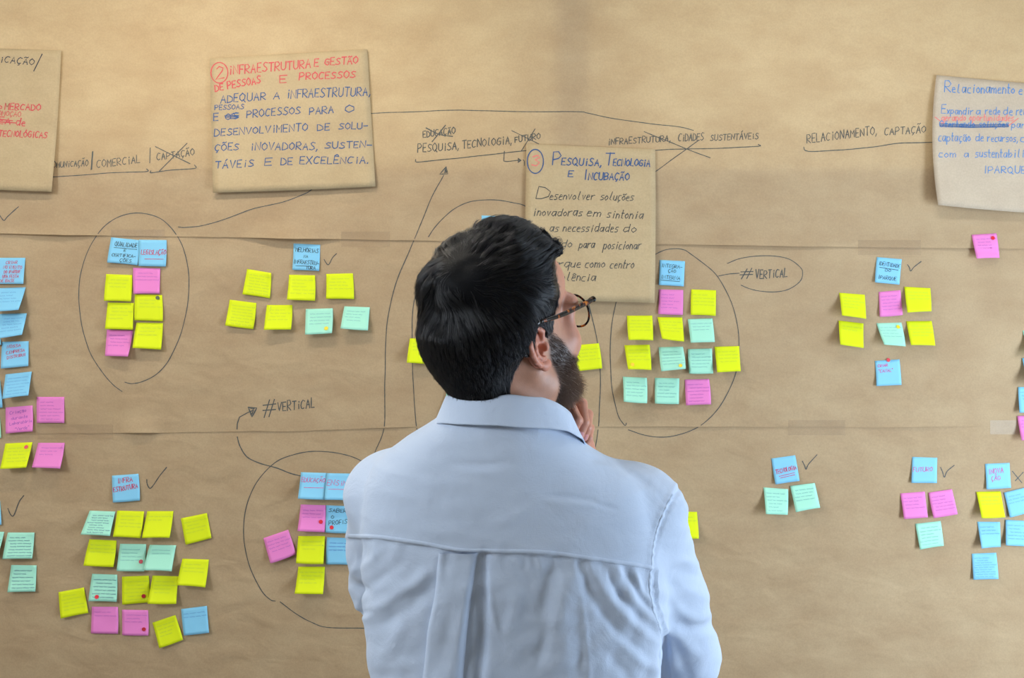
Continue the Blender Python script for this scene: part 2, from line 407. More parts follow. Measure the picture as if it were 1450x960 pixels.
line('underline', [(1138, 208.7), (1141.3, 213.7), (1160, 214.5), (1230, 208.7), (1272.5, 203), (1330, 201.2)], 1.4)
words([('PESQUiSA,', 591.3, 216, 649, 211.3, 11), ('TECNOlOGiA,', 654.8, 210.4, 724, 203.3, 11), ('FUTURO', 729.3, 201.7, 765, 196.5, 8)], 1.45)
words([('EDUCAÇÃO', 599, 195, 644.5, 189, 8.5)], 1.5)
line('crossing_out', [(603, 181), (621.7, 190), (640.8, 192.8)], 1.6); line('crossing_out', [(630.4, 177), (612, 200.7)], 1.6)
line('crossing_out', [(725, 184.8), (762.4, 203.8)], 1.2); line('crossing_out', [(757.9, 182.5), (738.2, 213.7)], 1.2)
line('underline', [(588.2, 226), (589.2, 229.5), (602, 228.8), (668.3, 221.4), (715.9, 216.2), (750, 212.6)], 1.35)
line('arrow_line', [(714.4, 214), (713.4, 227.6), (718, 228.6), (734.5, 226.5)], 1.3, smooth=False)
line('arrow_head', [(734, 224), (738, 226.8), (734, 230), (734, 224), (736.5, 227), (735, 228)], 1.6, smooth=False)
line('drawn_line', [(740.7, 226), (742.4, 228), (742.4, 234)], 1.2)
line('arrow_line', [(335.5, 611.2), (336, 600), (339.2, 590.6), (351.2, 584.2), (356, 582)], 1.5, smooth=False)
line('arrow_head', [(352, 577), (363.5, 578), (357, 590), (352, 577), (360, 579), (355, 583), (359, 581), (357, 586)], 2.0, smooth=False)
words([('#', 371.8, 590, 390.6, 588, 26), ('VERTiCAL', 393, 582.5, 445, 577, 13)], 1.6)
line('connecting_line', [(336.2, 618.7), (340, 631.8), (349.4, 646.8), (366.2, 655.4), (392.5, 663), (411.2, 670.4), (424.3, 674), (433.7, 675)], 1.7)
line('drawn_oval', [(525, 660), (509.8, 651.3), (493.7, 645), (467.4, 640), (437.4, 639.3), (411.2, 645), (388.7, 655.4), (366.2, 678.7), (351.2, 708.7), (344.9, 742.4), (346.4, 772.4), (355, 806), (370, 836), (383, 849.2), (389.8, 851)], 1.35)
line('drawn_oval', [(397, 852.2), (418.7, 868), (441.2, 881), (463.7, 888.6), (515, 889.5)], 1.35)
line('tick_mark', [(207.9, 678.7), (208.5, 685.3), (212.4, 691.4), (217.5, 686.8), (226.6, 673.2), (236, 661.8)], 1.5)
line('tick_mark', [(11.4, 720), (15, 728), (18.4, 730.6), (21.7, 724.7), (27, 709.8), (33.3, 701.6)], 1.5)
line('tick_mark', [(1136, 653.4), (1139.7, 660.3), (1141.6, 664.8), (1145, 657.6), (1156.8, 644.3)], 1.4)
line('tick_mark', [(1332, 661.7), (1334.7, 668.6), (1337, 675.5), (1341, 667.2), (1351.2, 659)], 1.4)
line('cross_mark', [(1433.4, 667.2), (1447.2, 683.8)], 1.3); line('cross_mark', [(1449, 669), (1437.6, 681)], 1.3)
line('tick_mark', [(1285.4, 375), (1288, 379), (1289.8, 383.7), (1294.5, 378.2), (1304.4, 370.4)], 1.4)
line('drawn_line', [(925, 674), (931, 671), (936, 667.5)], 1.2)

# ------------------------------------------------------------------ tape
TAPE = mat('brown_packing_tape', srgb(176, 148, 116), .4); TAPE.node_tree.nodes['Principled BSDF'].inputs['Alpha'].default_value = .18
TAPES = mat('shiny_clear_tape', srgb(205, 190, 170), .38); TAPES.node_tree.nodes['Principled BSDF'].inputs['Alpha'].default_value = .22
for x0, y0, x1, y1, m, lab in ((157, 325, 233, 335.5, TAPE, 'short tape strip on the upper seam inside the tall drawn oval'),
                               (483, 328, 552, 349, TAPE, 'brown tape strip on the upper seam beside the long drawn arrow'),
                               (53, 601, 160, 622, TAPE, 'long brown tape strip with rounded end on the lower seam under pink notes'),
                               (1215, 340, 1304, 361, TAPE, 'brown tape strip on the upper seam above the Identidade note'),
                               (1116, 595, 1197, 616, TAPE, 'brown tape strip on the lower seam above the Tecnologia note'),
                               (1402, 595, 1443, 615, TAPES, 'shiny glinting tape strip on the lower seam at the frame edge')):
    a = np.linspace(x0, x1, 14); b = np.linspace(y0, y1, 7); A, B = np.meshgrid(a, b, indexing='ij')
    h = np.maximum(sheet_h(A, B, 0 if y0 < 400 else 1), sheet_h(A, B, 1 if y0 < 400 else 2)) + .0005 + .0004 * noise2(A / 6, B / 3, 4)
    tag(mesh('tape_strip', px3(A, B, h).reshape(-1, 3), grid_faces(14, 7)[:, ::-1], m), lab, 'tape', 'tape strips holding the seams')

# ------------------------------------------------------------------ posters and sticky notes
class Leaf:
    """a paper lying on the sheets: corners in photograph pixels, lift of its free corners, seen through map(u, v)"""
    def __init__(s, c, lift=(0, 0, .004, .004), base=.0009, power=1.8, wob=0., bow=(0, 0, 0, 0), curl=0., seed=1, under=None, flat=None):
        s.flat = flat
        s.c = np.array(c, float); s.lift = lift; s.base = base; s.power = power; s.wob = wob; s.bow = bow; s.curl = curl; s.seed = seed
        s.under = under
    def pix(s, u, v):
        TL, TR, BR, BL = s.c
        u = np.asarray(u, float)[..., None]; v = np.asarray(v, float)[..., None]
        P = TL * (1 - u) * (1 - v) + TR * u * (1 - v) + BR * u * v + BL * (1 - u) * v
        P[..., 0] += (s.bow[0] * 4 * v * (1 - v) * (1 - u) + s.bow[1] * 4 * v * (1 - v) * u)[..., 0]
        P[..., 1] += (s.bow[2] * 4 * u * (1 - u) * (1 - v) + s.bow[3] * 4 * u * (1 - u) * v)[..., 0]
        return P
    def map(s, u, v, e=0.):
        u = np.asarray(u, float); v = np.asarray(v, float); P = s.pix(u, v)
        TL, TR, BR, BL = s.c
        cx = s.c[:, 0].mean(); cy = s.c[:, 1].mean()
        W = np.where(P[..., 1] < seam(0, P[..., 0]), 0, np.where(P[..., 1] < seam(1, P[..., 0]), 1, 2))
        g = np.maximum.reduce([np.where(W == k, sheet_h(P[..., 0], P[..., 1], k), 0) for k in range(3)])
        g = np.maximum(g, (.0042, .0032, .0)[which(cx, cy)])
        if s.flat is not None: g = s.flat + .0012 * fbm2(P[..., 0] / 60., P[..., 1] / 60., s.seed)
        if s.under is not None: g = g + s.under
        k = s.lift
        h = g + s.base + (k[0] * (1 - u) * (1 - v) + k[1] * u * (1 - v)) + (k[2] * u + k[3] * (1 - u)) * np.maximum(v, 0) ** s.power
        h = h + s.wob * .5 * (1 + noise2(u * 3 + s.seed, v * 3, s.seed)) * np.minimum(1, 4 * v)
        if s.curl: h = h + s.curl * np.clip((u + (1 - v)) - 1.55, 0, 1) ** 1.5 * 4
        return px3(P[..., 0], P[..., 1], h + e)
    def build(s, name, m, n=9):
        t = np.linspace(0, 1, n); U, Vv = np.meshgrid(t, t, indexing='ij')
        A = s.map(U, Vv).reshape(-1, 3); B = A + np.array([0, .00022, 0]); N = len(A); f = grid_faces(n, n)[:, ::-1]
        ring = [i * n for i in range(n)] + [(n - 1) * n + j for j in range(1, n)] + [i * n + n - 1 for i in range(n - 2, -1, -1)] + [j for j in range(n - 2, 0, -1)]
        rf = [(ring[i], ring[(i + 1) % len(ring)], ring[(i + 1) % len(ring)] + N, ring[i] + N) for i in range(len(ring))]
        F = np.vstack([f, f[:, ::-1] + N, np.array(rf)])
        return mesh(name, np.vstack([A, B]), F, m)
    def inv(s, P):
        """photograph pixels to (u, v)"""
        P = np.asarray(P, float); uv = np.full(P.shape, .5)
        for _ in range(6):
            q = s.pix(uv[:, 0], uv[:, 1]); e = 1e-3
            du = (s.pix(uv[:, 0] + e, uv[:, 1]) - q) / e; dv = (s.pix(uv[:, 0], uv[:, 1] + e) - q) / e
            r = P - q; det = du[:, 0] * dv[:, 1] - du[:, 1] * dv[:, 0]
            uv[:, 0] += (r[:, 0] * dv[:, 1] - r[:, 1] * dv[:, 0]) / det; uv[:, 1] += (du[:, 0] * r[:, 1] - du[:, 1] * r[:, 0]) / det
        return uv
    def ink(s, name, polys, wd, ink, parent, e=.0005, pixels=False):
        V, F = ribbons(polys, wd)
        if pixels: V = s.inv(V)
        o = mesh(name, s.map(V[:, 0], V[:, 1], e), F, INK[ink], parent)
        if len(polys) > 1: o['kind'] = 'stuff'
        return o
def ell(cx, cy, rx, ry, a0=0, a1=6.6, n=26):
    t = np.linspace(a0, a1, n); return np.stack([cx + rx * np.cos(t), cy + ry * np.sin(t)], 1)
def poster_text(L, o, rows, wd, ink, **kw):
    L.ink('handwriting', [s for a in rows for s in text_strokes(*a, **kw)], wd, ink, o, .0006, True)

GRP = 'brown paper posters with handwritten goals'
P1 = Leaf([(-72, 66), (86.5, 71.5), (73, 271.5), (-80, 265)], (0, 0, .012, .014), .0012, 3, .002, (0, 1.5, 0, .5), 0, 3, flat=.0125)
o = tag(P1.build('poster', KRAFT2, 22), 'brown paper poster with red lettering ending Tecnológicas, cut by the frame', 'poster', GRP)
poster_text(P1, o, [('iCAÇÃO', 0, 88, 47.5, 92, 8.5)], 1.35, 'n'); P1.ink('handwriting', [[(59.6, 76.7), (47.8, 100.6)]], 1.5, 'n', o, .0006, True)
poster_text(P1, o, [('o', -6, 154.4, 2, 154.6, 9), ('MERCADO', 6.5, 154.8, 56.8, 156.3, 8.5), ('GEA', -12, 174, 14, 176, 9), ('de', 22, 177, 35, 178, 10), ('TECNOLÓGiCAS', -2, 193, 66, 195.6, 8.5)], 1.7, 'r')
poster_text(P1, o, [('OMOÇÃO', -3, 163, 28.7, 165.8, 7)], 1.1, 'r'); P1.ink('crossing_out', [[(-10, 168), (18, 171)], [(-10, 172), (22, 174)]], 1.6, 'r', o, .0007, True)
P2 = Leaf([(296.8, 82.8), (519.8, 69.6), (531.6, 264), (301.6, 272.8)], (0, 0, .006, .006), .0012, 4, .002, (0, 0, 0, 1), 0, 4, flat=.0125)
o = tag(P2.build('poster', KRAFT2, 22), 'brown paper poster with a circled red 2 and blue capitals', 'poster', GRP)
P2.ink('drawn_circle', [ell(310.7, 103, 12, 14.6)], 1.6, 'r', o, .0006, True)
poster_text(P2, o, [('2', 305.5, 112, 317, 110, 16), ('iNFRAESTRUTURA', 324.3, 105.5, 439.3, 96, 12), ('E', 445, 94.3, 450.6, 94, 10), ('GESTÃO', 459.7, 92.3, 506.4, 90, 9.5), ('DE PESSOAS', 304.7, 129.5, 369, 117.5, 9.5), ('E', 395.8, 117.5, 405.5, 117, 11), ('PROCESSOS', 423.7, 113.2, 502.8, 109.8, 9.5)], 1.8, 'r')
poster_text(P2, o, [('ADEQUAR', 312.3, 145.8, 375.8, 141.5, 11), ('A', 387, 140.3, 395.7, 140, 10), ('iNFRAESTRUTURA,', 406, 139, 523.5, 135.5, 12), ('E', 302.5, 170.7, 309, 170.2, 10), ('PROCESSOS', 349.5, 167, 425, 160.6, 10), ('PARA', 438, 162.5, 471.7, 159.6, 10), ('O', 488.4, 159.4, 500.4, 159, 10),
    ('DESENVOLViMENTO', 303.5, 193, 435.2, 184.6, 10), ('DE', 449, 185, 466.4, 184, 9), ('SOLU-', 479.6, 183.4, 520.3, 182.2, 9), ('ÇÕES', 304, 213.5, 337.5, 212.6, 9.5), ('iNOVADORAS,', 354.3, 212.6, 449, 212, 10.5), ('SUSTEN-', 460.2, 210.5, 526, 208.5, 9),
    ('TÁVEiS', 305, 238.5, 359, 236, 10), ('E', 375, 234.4, 384.5, 234, 9.5), ('DE', 397.4, 233.7, 413.7, 233, 9.5), ('EXCELÊNCiA.', 424.5, 232, 521, 231.3, 10)], 1.6, 'u')
poster_text(P2, o, [('PESSOAS', 304, 155.8, 345.2, 154, 6.5), ('OS', 319, 169.7, 337.5, 168, 8), ('8S', 320, 169.2, 337, 167, 8)], 1.4, 'u')
P2.ink('crossing_out', [[(318, 164), (338, 163.5)], [(319, 166), (338, 165)]], 1.3, 'u', o, .0007, True)
P3 = Leaf([(745.5, 203.6), (927.8, 211.3), (926.9, 428.9), (742, 424)], (0, 0, .014, .010), .0014, 2.2, .002, (0, 1, 0, 0), 0, 5, flat=.0125)
o = tag(P3.build('poster', KRAFT2, 22), 'brown paper poster with a blue circled 3, partly behind the man\'s head', 'poster', GRP)
P3.ink('drawn_circle', [ell(758, 228.5, 11.5, 17)], 1.7, 'u', o, .0006, True)
poster_text(P3, o, [('3', 753, 235, 763, 235, 14)], 2.0, 's')
poster_text(P3, o, [('P', 782, 233.5, 793, 233.5, 17), ('ESQUiSA,', 795, 233.5, 851, 235, 10), ('T', 856, 234, 868, 234.2, 16), ('ECNOLOGiA', 868, 234.5, 920, 235.4, 9.5), ('E', 804.6, 250.4, 811, 250.6, 8), ('I', 826, 254, 830, 254, 12), ('NCUBAÇÃO', 833, 254.6, 890.4, 254.8, 10)], 1.8, 'u')
poster_text(P3, o, [('D', 758.3, 282, 776, 282.5, 18), ('esenvolver', 778, 282.5, 840.8, 282.5, 11), ('soluções', 850, 283, 896, 284, 11), ('inovadoras', 754, 305.5, 823.3, 305.8, 11), ('em', 830.6, 306, 849.6, 306.5, 11), ('sintonia', 859, 308, 909.4, 310, 11),
    ('com as', 751, 327.5, 789.8, 327.7, 10), ('necessidades', 797, 327.7, 874.4, 328.3, 11), ('do', 881.6, 329, 899.7, 329, 11), ('mercado', 751, 349.4, 808.7, 349.8, 11), ('para', 819.8, 351, 840.8, 351, 11), ('posicionar', 854, 352.5, 906.4, 352.7, 11),
    ('o parque', 758, 378, 821, 378.7, 11), ('como', 827.7, 378.7, 855.4, 379, 11), ('centro', 863.3, 379.3, 896.8, 380, 11), ('de excelência', 752, 397, 842.3, 397.7, 11)], 1.25, 'k', slant=.25)
P4 = Leaf([(1326, 106.3), (1466, 119), (1482, 303), (1328.5, 290.3)], (0, 0, .010, .022), .0016, 1.6, .003, (-7, 0, 0, 1), 0, 6, flat=.0125)
o = tag(P4.build('poster', KRAFT4, 22), 'pale poster with light blue writing beginning Relacionamento, cut by the frame', 'poster', GRP)
poster_text(P4, o, [('R', 1337.5, 130.5, 1346, 130.6, 15), ('elacionamento', 1348, 130.7, 1436.3, 132.5, 13), ('e C', 1442.5, 133, 1462, 134, 13)], 1.5, 'l', slant=.05)
poster_text(P4, o, [('E', 1333, 160.5, 1339, 160.7, 11.5), ('xpandir', 1341, 161, 1377.5, 162.5, 10), ('a', 1382, 162, 1388, 162, 10), ('rede', 1395, 162, 1416, 162.3, 10), ('de', 1420.7, 162.5, 1433.7, 162.5, 10), ('rel', 1439, 162.5, 1452, 163, 12),
    ('Ofertando soluções', 1330.5, 180, 1428, 180, 9), ('para', 1432.5, 181, 1458, 181.5, 10), ('captação', 1329, 200, 1373.7, 200, 11), ('de', 1381.3, 200, 1392.5, 200, 10), ('recursos,', 1398.2, 200, 1441, 201, 10), ('com', 1445, 201, 1465, 201, 10),
    ('com', 1329, 222.5, 1353, 222.5, 10), ('a', 1365, 222.5, 1371, 222.5, 10), ('sustentabili', 1381.3, 222.5, 1450, 223, 12), ('IPARQUE', 1393, 245, 1452, 245.5, 10)], 1.3, 'l', slant=.05)
poster_text(P4, o, [('gerando oportunidades', 1333, 171, 1435, 171, 9)], 1.2, 's', slant=.1)
P4.ink('crossing_out', [[(1324, 165.7), (1331, 171)], [(1442, 167.5), (1428.7, 177.5)]], 1.2, 's', o, .0007, True)
P4.ink('crossing_out', [[(1331, 176 + k), (1375, 177.5 + k), (1428, 176.5 + k)] for k in (-.5, 1.3, 3)], 1.3, 'u', o, .0007, True)

# colour, TL, TR, BR, BL, label, header rows ((text, u0, v0, u1, v1, height), ink), scribbled lines, dot (u, v, colour), curl
N = []
def n(c, tl, tr, br, bl, lab, head=None, ink='n', sc=5, dot=None, curl=0., sci=None, ul=None, grp='sticky notes on the brown paper'):
    N.append((c, (tl, tr, br, bl), lab, head, ink, sc, dot, curl, sci, ul, grp))
g = 'sticky notes stacked at the far edge by the frame'
n('b', (-3, 365), (36, 365), (33, 402), (-5, 402), 'blue sticky note with five lines of red writing, topmost of the edge column', [('CRIAR', .3, .24, .72, .22, .11), ('NO EVENTO', .22, .42, .9, .42, .11), ('DO IPARQUE', .25, .6, .85, .58, .11), ('UMA FESTA', .2, .77, .8, .76, .11), ('DE BASE', .1, .93, .65, .93, .11)], 'c', 0, grp=g)
n('b', (-4, 408), (36.3, 406.7), (26, 438.7), (-12, 441), 'pale blue note leaning off the wall, second down the edge column', sc=4, grp=g)
n('b', (0, 444.5), (38, 443.5), (31, 474), (-7, 480), 'blue note with a dark shaded folded top, third down the edge column', sc=5, curl=.006, grp=g)
n('b', (3, 484), (40.5, 483), (40, 518.3), (1, 522), 'blue note with three red scrawled rows, fourth down the edge column', [('NOSSA', .2, .25, .7, .2, .11), ('C.EMPRESA', .18, .48, .85, .40, .11), ('DISTRIBUI', .22, .66, .88, .58, .11)], 'c', 0, grp=g)
n('b', (8, 530), (45, 526), (40, 560), (3, 565), 'blue note tilted above the pair of pink notes', sc=6, curl=.003, grp=g)
n('b', (-37, 540), (0, 538), (3.5, 577), (-34, 580), 'sliver of a blue note cut by the frame beside the tilted blue one', sc=2, grp=g)
n('b', (-37, 481), (1, 479.5), (1.5, 488), (-36, 492), 'tiny corner of a blue note showing between two blue notes at the frame', sc=0, grp=g)
n('p', (8, 577), (46, 574), (46, 611), (8, 614), 'pink note with large slanting script, directly under the tilted blue note', [('Criação', .15, .28, .75, .22, .11), ('durante', .2, .5, .8, .45, .11), ('Laboratório', .15, .7, .95, .64, .11), ('"Verde"', .35, .92, .85, .88, .11)], 'fp', 0, grp=g)
n('p', (52, 562), (91, 562), (91, 599), (52, 599), 'flat pink note packed with six lines of purple writing, just above tape', sc=6, grp=g)
n('g', (-38, 584), (-1, 584), (1.5, 620), (-37, 622), 'sliver of a green note cut by the frame beside the pink script note', sc=0, grp=g)
n('y', (7.6, 628), (46, 626), (37, 662), (0, 664), 'yellow note with a red dot, below the long tape strip', sc=5, dot=(.8, .18, 'r'), grp=g)
n('p', (54, 627), (91.6, 627), (85, 663.5), (45, 662), 'pink note lifting at the bottom next to the red-dotted yellow one under tape', sc=3, grp=g)
n('b', (-37, 706), (0, 709), (2, 743), (-36, 745), 'sliver of a blue note cut by the frame near the lower tick', sc=0, grp=g)
n('g', (-30, 753), (6, 753), (-3, 787), (-36, 786), 'green note mostly outside the frame, below the sliver of blue', sc=3, grp=g)
n('g', (11, 754), (48.8, 754), (45.5, 791), (3.3, 791.6), 'green note with blue writing and one scored-out word', sc=7, dot=None, curl=.003, sci='u', grp=g)
n('g', (16, 800), (51.8, 800.5), (50, 837.7), (10.3, 838.7), 'green note alone beneath the one with a scored-out word', sc=6, curl=.002, sci='u', grp=g)
g = 'sticky notes inside the tall drawn oval'
n('b', (157.6, 336), (197, 340), (194.5, 375.7), (151.6, 371.7), 'blue header note reading Qualidade e Certificações', [('QUALIDADE', .16, .32, .93, .31, .17), ('E', .50, .52, .56, .52, .11), ('CERTIFICA-', .12, .74, .9, .72, .12), ('ÇÕES', .4, .92, .78, .92, .12)], 'n', 0, ul=[(.16, .39, .93, .38)], grp=g)
n('b', (197, 339.3), (236, 340), (234.7, 377.4), (195.7, 376.5), 'blue header note with red underlined Legislação', [('LEGISLAÇÃO', .08, .56, .97, .55, .17)], 'c', 0, ul=[(.22, .73, .9, .72)], grp=g)
n('p', (188.5, 379), (227, 380), (226, 415.7), (189, 416), 'pink note with three purple lines directly under the Legislação note', sc=3, grp=g)
n('y', (150.4, 388), (187, 389.4), (185.4, 427), (147, 426), 'topmost plain yellow note inside the tall oval', sc=3, grp=g)
n('y', (152.6, 428.4), (190, 429), (188, 466.8), (148.5, 465.6), 'yellow note with a dark first line, above the lower pink note in the tall oval', sc=4, grp=g)
n('y', (191, 417), (229.5, 417.7), (230.4, 454.8), (190, 453.4), 'yellow note with a dark green dot near its top corner', sc=3, dot=(.83, .11, 'g'), grp=g)
n('y', (193.5, 456.7), (230.7, 457.4), (228, 495), (187.5, 492.6), 'bottom yellow note inside the tall oval, under the dark-dotted one', sc=3, grp=g)
n('p', (151.4, 467), (188.3, 468), (181, 504.9), (148.5, 504), 'pink note hanging lowest inside the tall oval', sc=4, grp=g)
g = 'sticky notes under Melhorias na Infraestrutura'
n('b', (415.7, 344.7), (453.4, 346.6), (451.9, 383.7), (413.8, 382.2), 'blue header note reading Melhorias na Infraestrutura', [('MELHORIAS', .08, .3, .93, .32, .15), ('NA', .4, .52, .55, .52, .1), ('INFRAESTRU-', .03, .75, .97, .78, .14), ('TURA', .5, .96, .85, .95, .12)], 'n', 0, ul=[(.12, .84, .75, .84)], grp=g)
n('y', (349.9, 380.8), (384, 386.5), (382, 422.5), (343, 416.7), 'tilted yellow note with a curled upper corner, first of the row of three', sc=7, curl=.007, grp=g)
n('y', (409.4, 389), (446, 389.8), (446, 425.8), (406, 424.3), 'yellow note with a slightly curled corner directly below the Melhorias note', sc=5, curl=.004, grp=g)
n('y', (461.9, 387.8), (499.7, 387), (501.3, 423.5), (461.5, 423), 'square flat yellow note ending the upper row under the Melhorias tick', sc=4, grp=g)
n('y', (325.4, 424.3), (363, 429), (358.6, 466), (318.6, 460.8), 'tilted yellow note starting the lower row under Melhorias', sc=7, grp=g)
n('y', (377.9, 431.8), (413.8, 431.8), (412, 466.6), (373.5, 467), 'yellow note between the tilted yellow and the yellow-dotted green note', [('I', .12, .26, .16, .26, .2)], 'fy', sc=4, grp=g)
n('g', (433, 437.6), (471.2, 436.4), (470, 471.6), (431.8, 473.7), 'green note with a yellow dot in its lower corner, under Melhorias', sc=4, dot=(.77, .79, 'y'), grp=g)
n('g', (487.6, 433.7), (523.7, 435), (521, 467.9), (482, 465), 'green note without a dot ending the lower row under Melhorias', sc=4, grp=g)
g = 'sticky notes under Infraestrutura'
n('b', (158.6, 673.5), (196, 670.8), (197.9, 708.6), (159.8, 711.6), 'blue header note with dark red Infra Estrutura', [('INFRA', .2, .3, .75, .27, .17), ('ESTRUTURA', .04, .62, .93, .52, .17)], 'c', 0, grp=g)
n('g', (127, 723), (163.4, 724.3), (155.6, 759), (114, 757), 'densely written green note at the start of the top row under Infra Estrutura', sc=8, sci='u', grp=g)
n('y', (166, 723), (204, 724), (198.5, 762), (159.8, 760), 'yellow note with four text lines, second in the top row under Infra Estrutura', sc=4, grp=g)
n('y', (208.5, 723.7), (245.6, 723.7), (240, 761.5), (200.6, 762), 'nearly blank yellow note, third in the top row under Infra Estrutura', sc=2, grp=g)
n('y', (256, 734), (293, 726.4), (299.4, 761.8), (262.8, 771.4), 'tilted yellow note standing apart at the end of the top row', sc=4, curl=.003, grp=g)
n('y', (126.6, 763.6), (165, 765.4), (160.4, 803), (118, 801), 'yellow note starting the second row, below the densely written green one', sc=3, grp=g)
n('g', (170, 770), (207, 770.5), (204, 809), (165, 808.6), 'green note with a red dot, touching an undotted green note beside it', sc=4, dot=(.84, .64, 'd'), grp=g)
n('g', (212, 771.4), (249.5, 772), (243, 809), (203, 807.7), 'undotted green note with two lines below the nearly blank yellow one', sc=2, grp=g)
n('y', (258.3, 791), (295.8, 792.3), (290.6, 831.8), (250, 828.8), 'yellow note hanging alone beneath the tilted outlying yellow one', sc=3, grp=g)
n('y', (82.8, 838.5), (118.7, 831.8), (125, 868), (85.8, 876), 'tilted yellow note set apart beside the red-dotted green one in the third row', sc=5, curl=.002, grp=g)
n('g', (130.5, 812.5), (166, 813.7), (165, 852.4), (125, 851.5), 'green note with a red dot at its bottom edge and dark words', sc=6, dot=(.28, .84, 'r'), sci='u', grp=g)
n('y', (172.8, 816.4), (210.6, 815), (212.4, 853), (173, 856.3), 'yellow note with a dark red dot in its lower corner', sc=6, dot=(.77, .75, 'd'), curl=.002, grp=g)
n('y', (216, 815), (252.6, 816), (249.5, 855), (208.8, 854.8), 'undotted yellow note next to the yellow one bearing a dark red dot', sc=4, grp=g)
n('p', (130, 859), (167, 859.3), (167, 897.4), (128.7, 896.8), 'plain pink note without dot in the bottom row', sc=2, grp=g)
n('p', (172.8, 863.3), (209.7, 864), (210, 900), (173, 899.5), 'pink note with a dark red dot in the bottom row', sc=3, dot=(.82, .75, 'd'), grp=g)
n('y', (215.7, 881.7), (248.3, 870.8), (259.2, 905.9), (225.4, 918), 'strongly tilted yellow note, lowest of all', sc=4, grp=g)
n('b', (256.5, 862.4), (293, 857.8), (296, 896), (260.4, 900), 'blue note with two faint lines at the end of the bottom row', sc=2, grp=g)
g = 'sticky notes inside the drawn oval beside the man'
n('b', (426.2, 668.6), (462.5, 669.7), (459, 707.5), (421.7, 706), 'blue header note with magenta underlined Educação', [('EDUCAÇÃO', .05, .36, .95, .36, .16)], 'm', 0, ul=[(.18, .57, .92, .56)], grp=g)
n('b', (462.8, 669.9), (500, 670.6), (497, 708.7), (459.3, 707.7), 'blue header note with magenta underlined Ensino, touching the shoulder', [('ENSiNO', .05, .47, .95, .44, .2)], 'm', 0, ul=[(.12, .6, .85, .6)], grp=g)
n('p', (425.8, 714.3), (461.4, 715.4), (459.5, 753.6), (421, 752), 'pink note with a red dot under the Educação note', sc=3, dot=(.83, .62, 'r'), grp=g)
n('b', (462, 715.4), (500, 717), (497, 755), (460.7, 754), 'blue note with bold black letters and a red dot', [('SABER', .1, .24, .75, .24, .13), ('O', .2, .48, .3, .46, .11), ('PROFIS', .12, .72, .8, .64, .15)], 'n', 0, dot=(.23, .8, 'r'), grp=g)
n('p', (373, 762), (408, 750), (418.7, 785), (383, 798), 'tilted pink note alone at the inner edge of the oval', sc=4, grp=g)
n('y', (422.4, 759), (460.3, 759), (458, 798.6), (419, 797.5), 'yellow note directly under the red-dotted pink one in the oval', sc=3, grp=g)
n('b', (463, 760.8), (500, 762), (498, 800), (461.4, 799.4), 'blue note with a blue blot under the bold black lettered one', sc=3, dot=None, sci='mb', grp=g)
n('y', (422.4, 802.4), (460, 802.4), (457.3, 841.3), (417, 840.6), 'lowest yellow note in the oval beside the man\'s arm', sc=4, grp=g)
g = 'sticky notes partly hidden by the man'
n('y', (580.4, 479), (618, 480), (616, 517), (576, 513.5), 'yellow note half hidden behind the back of the man\'s hair', sc=3, grp=g)
n('g', (630, 512), (668, 512), (667, 549), (628, 548.5), 'green note corner peeking out under the man\'s hair', sc=2, grp=g)
n('g', (632.5, 551), (672, 552), (670, 590), (628.5, 588), 'green note sliver between the man\'s hairline and shirt collar', sc=2, grp=g)
n('b', (682, 305), (718, 306.5), (718, 344), (682, 343), 'blue note just visible above the crown of the man\'s head', sc=2, grp=g)
n('y', (811, 489), (848, 486), (852.6, 521.7), (815, 526), 'yellow note showing in front of the man\'s bearded cheek', sc=4, grp=g)
n('y', (950, 724), (986.9, 724.8), (989.7, 762.7), (952, 762), 'yellow note mostly hidden behind the man\'s shoulder and sleeve', sc=2, grp=g)
g = 'sticky notes under Integração Interna'
n('b', (934, 368), (970, 369.8), (968.2, 405.6), (932.6, 403.6), 'blue header note reading Integração Interna', [('INTEGRA-', .08, .28, .9, .3, .13), ('ÇÃO', .35, .48, .65, .48, .12), ('INTERNA', .08, .74, .83, .76, .15)], 'n', 0, ul=[(.08, .8, .83, .82)], grp=g)
n('p', (933, 409.7), (967.4, 410.6), (966.8, 446), (932, 444.7), 'pink note directly under the Integração Interna note', sc=5, grp=g)
n('y', (978.7, 409.7), (1014, 411), (1013.4, 447.4), (978, 446), 'yellow note beside the pink one under Integração Interna', sc=4, grp=g)
n('y', (887.7, 447), (923.6, 446.8), (925, 481.8), (890, 481.5), 'undotted yellow note just below the poster\'s lower corner', sc=4, grp=g)
n('y', (931, 449), (966, 449.4), (968.8, 483.5), (937.3, 479.4), 'skewed yellow note leaning out below the upper pink one', sc=4, grp=g)
n('g', (973.8, 452), (1008.8, 450.6), (1012.3, 484.4), (978, 485.3), 'green note just below the yellow one beside the upper pink note', sc=3, grp=g)
n('y', (884.2, 488.8), (919.8, 488), (922.4, 523.8), (889.5, 523), 'yellow note with a faint orange dot in the lower corner', sc=4, dot=(.22, .8, 'o'), grp=g)
n('g', (932.6, 491.7), (967, 490.8), (971, 522.3), (936.4, 525.8), 'green note with a yellow dot next to the orange-dotted yellow note', sc=5, dot=(.8, .83, 'y'), grp=g)
n('g', (974, 494.3), (1008.2, 493.4), (1010, 528.7), (975.8, 529), 'undotted green note between the yellow-dotted green and a yellow note', sc=5, grp=g)
n('y', (1011.7, 491), (1046.7, 490), (1049, 525.5), (1015.5, 527.3), 'yellow note crossing the drawn oval line at the row\'s end', sc=4, grp=g)
n('g', (881.9, 533.4), (916, 534.9), (916.3, 571), (883, 568.7), 'green note starting the bottom row, nearest the oval line', sc=5, grp=g)
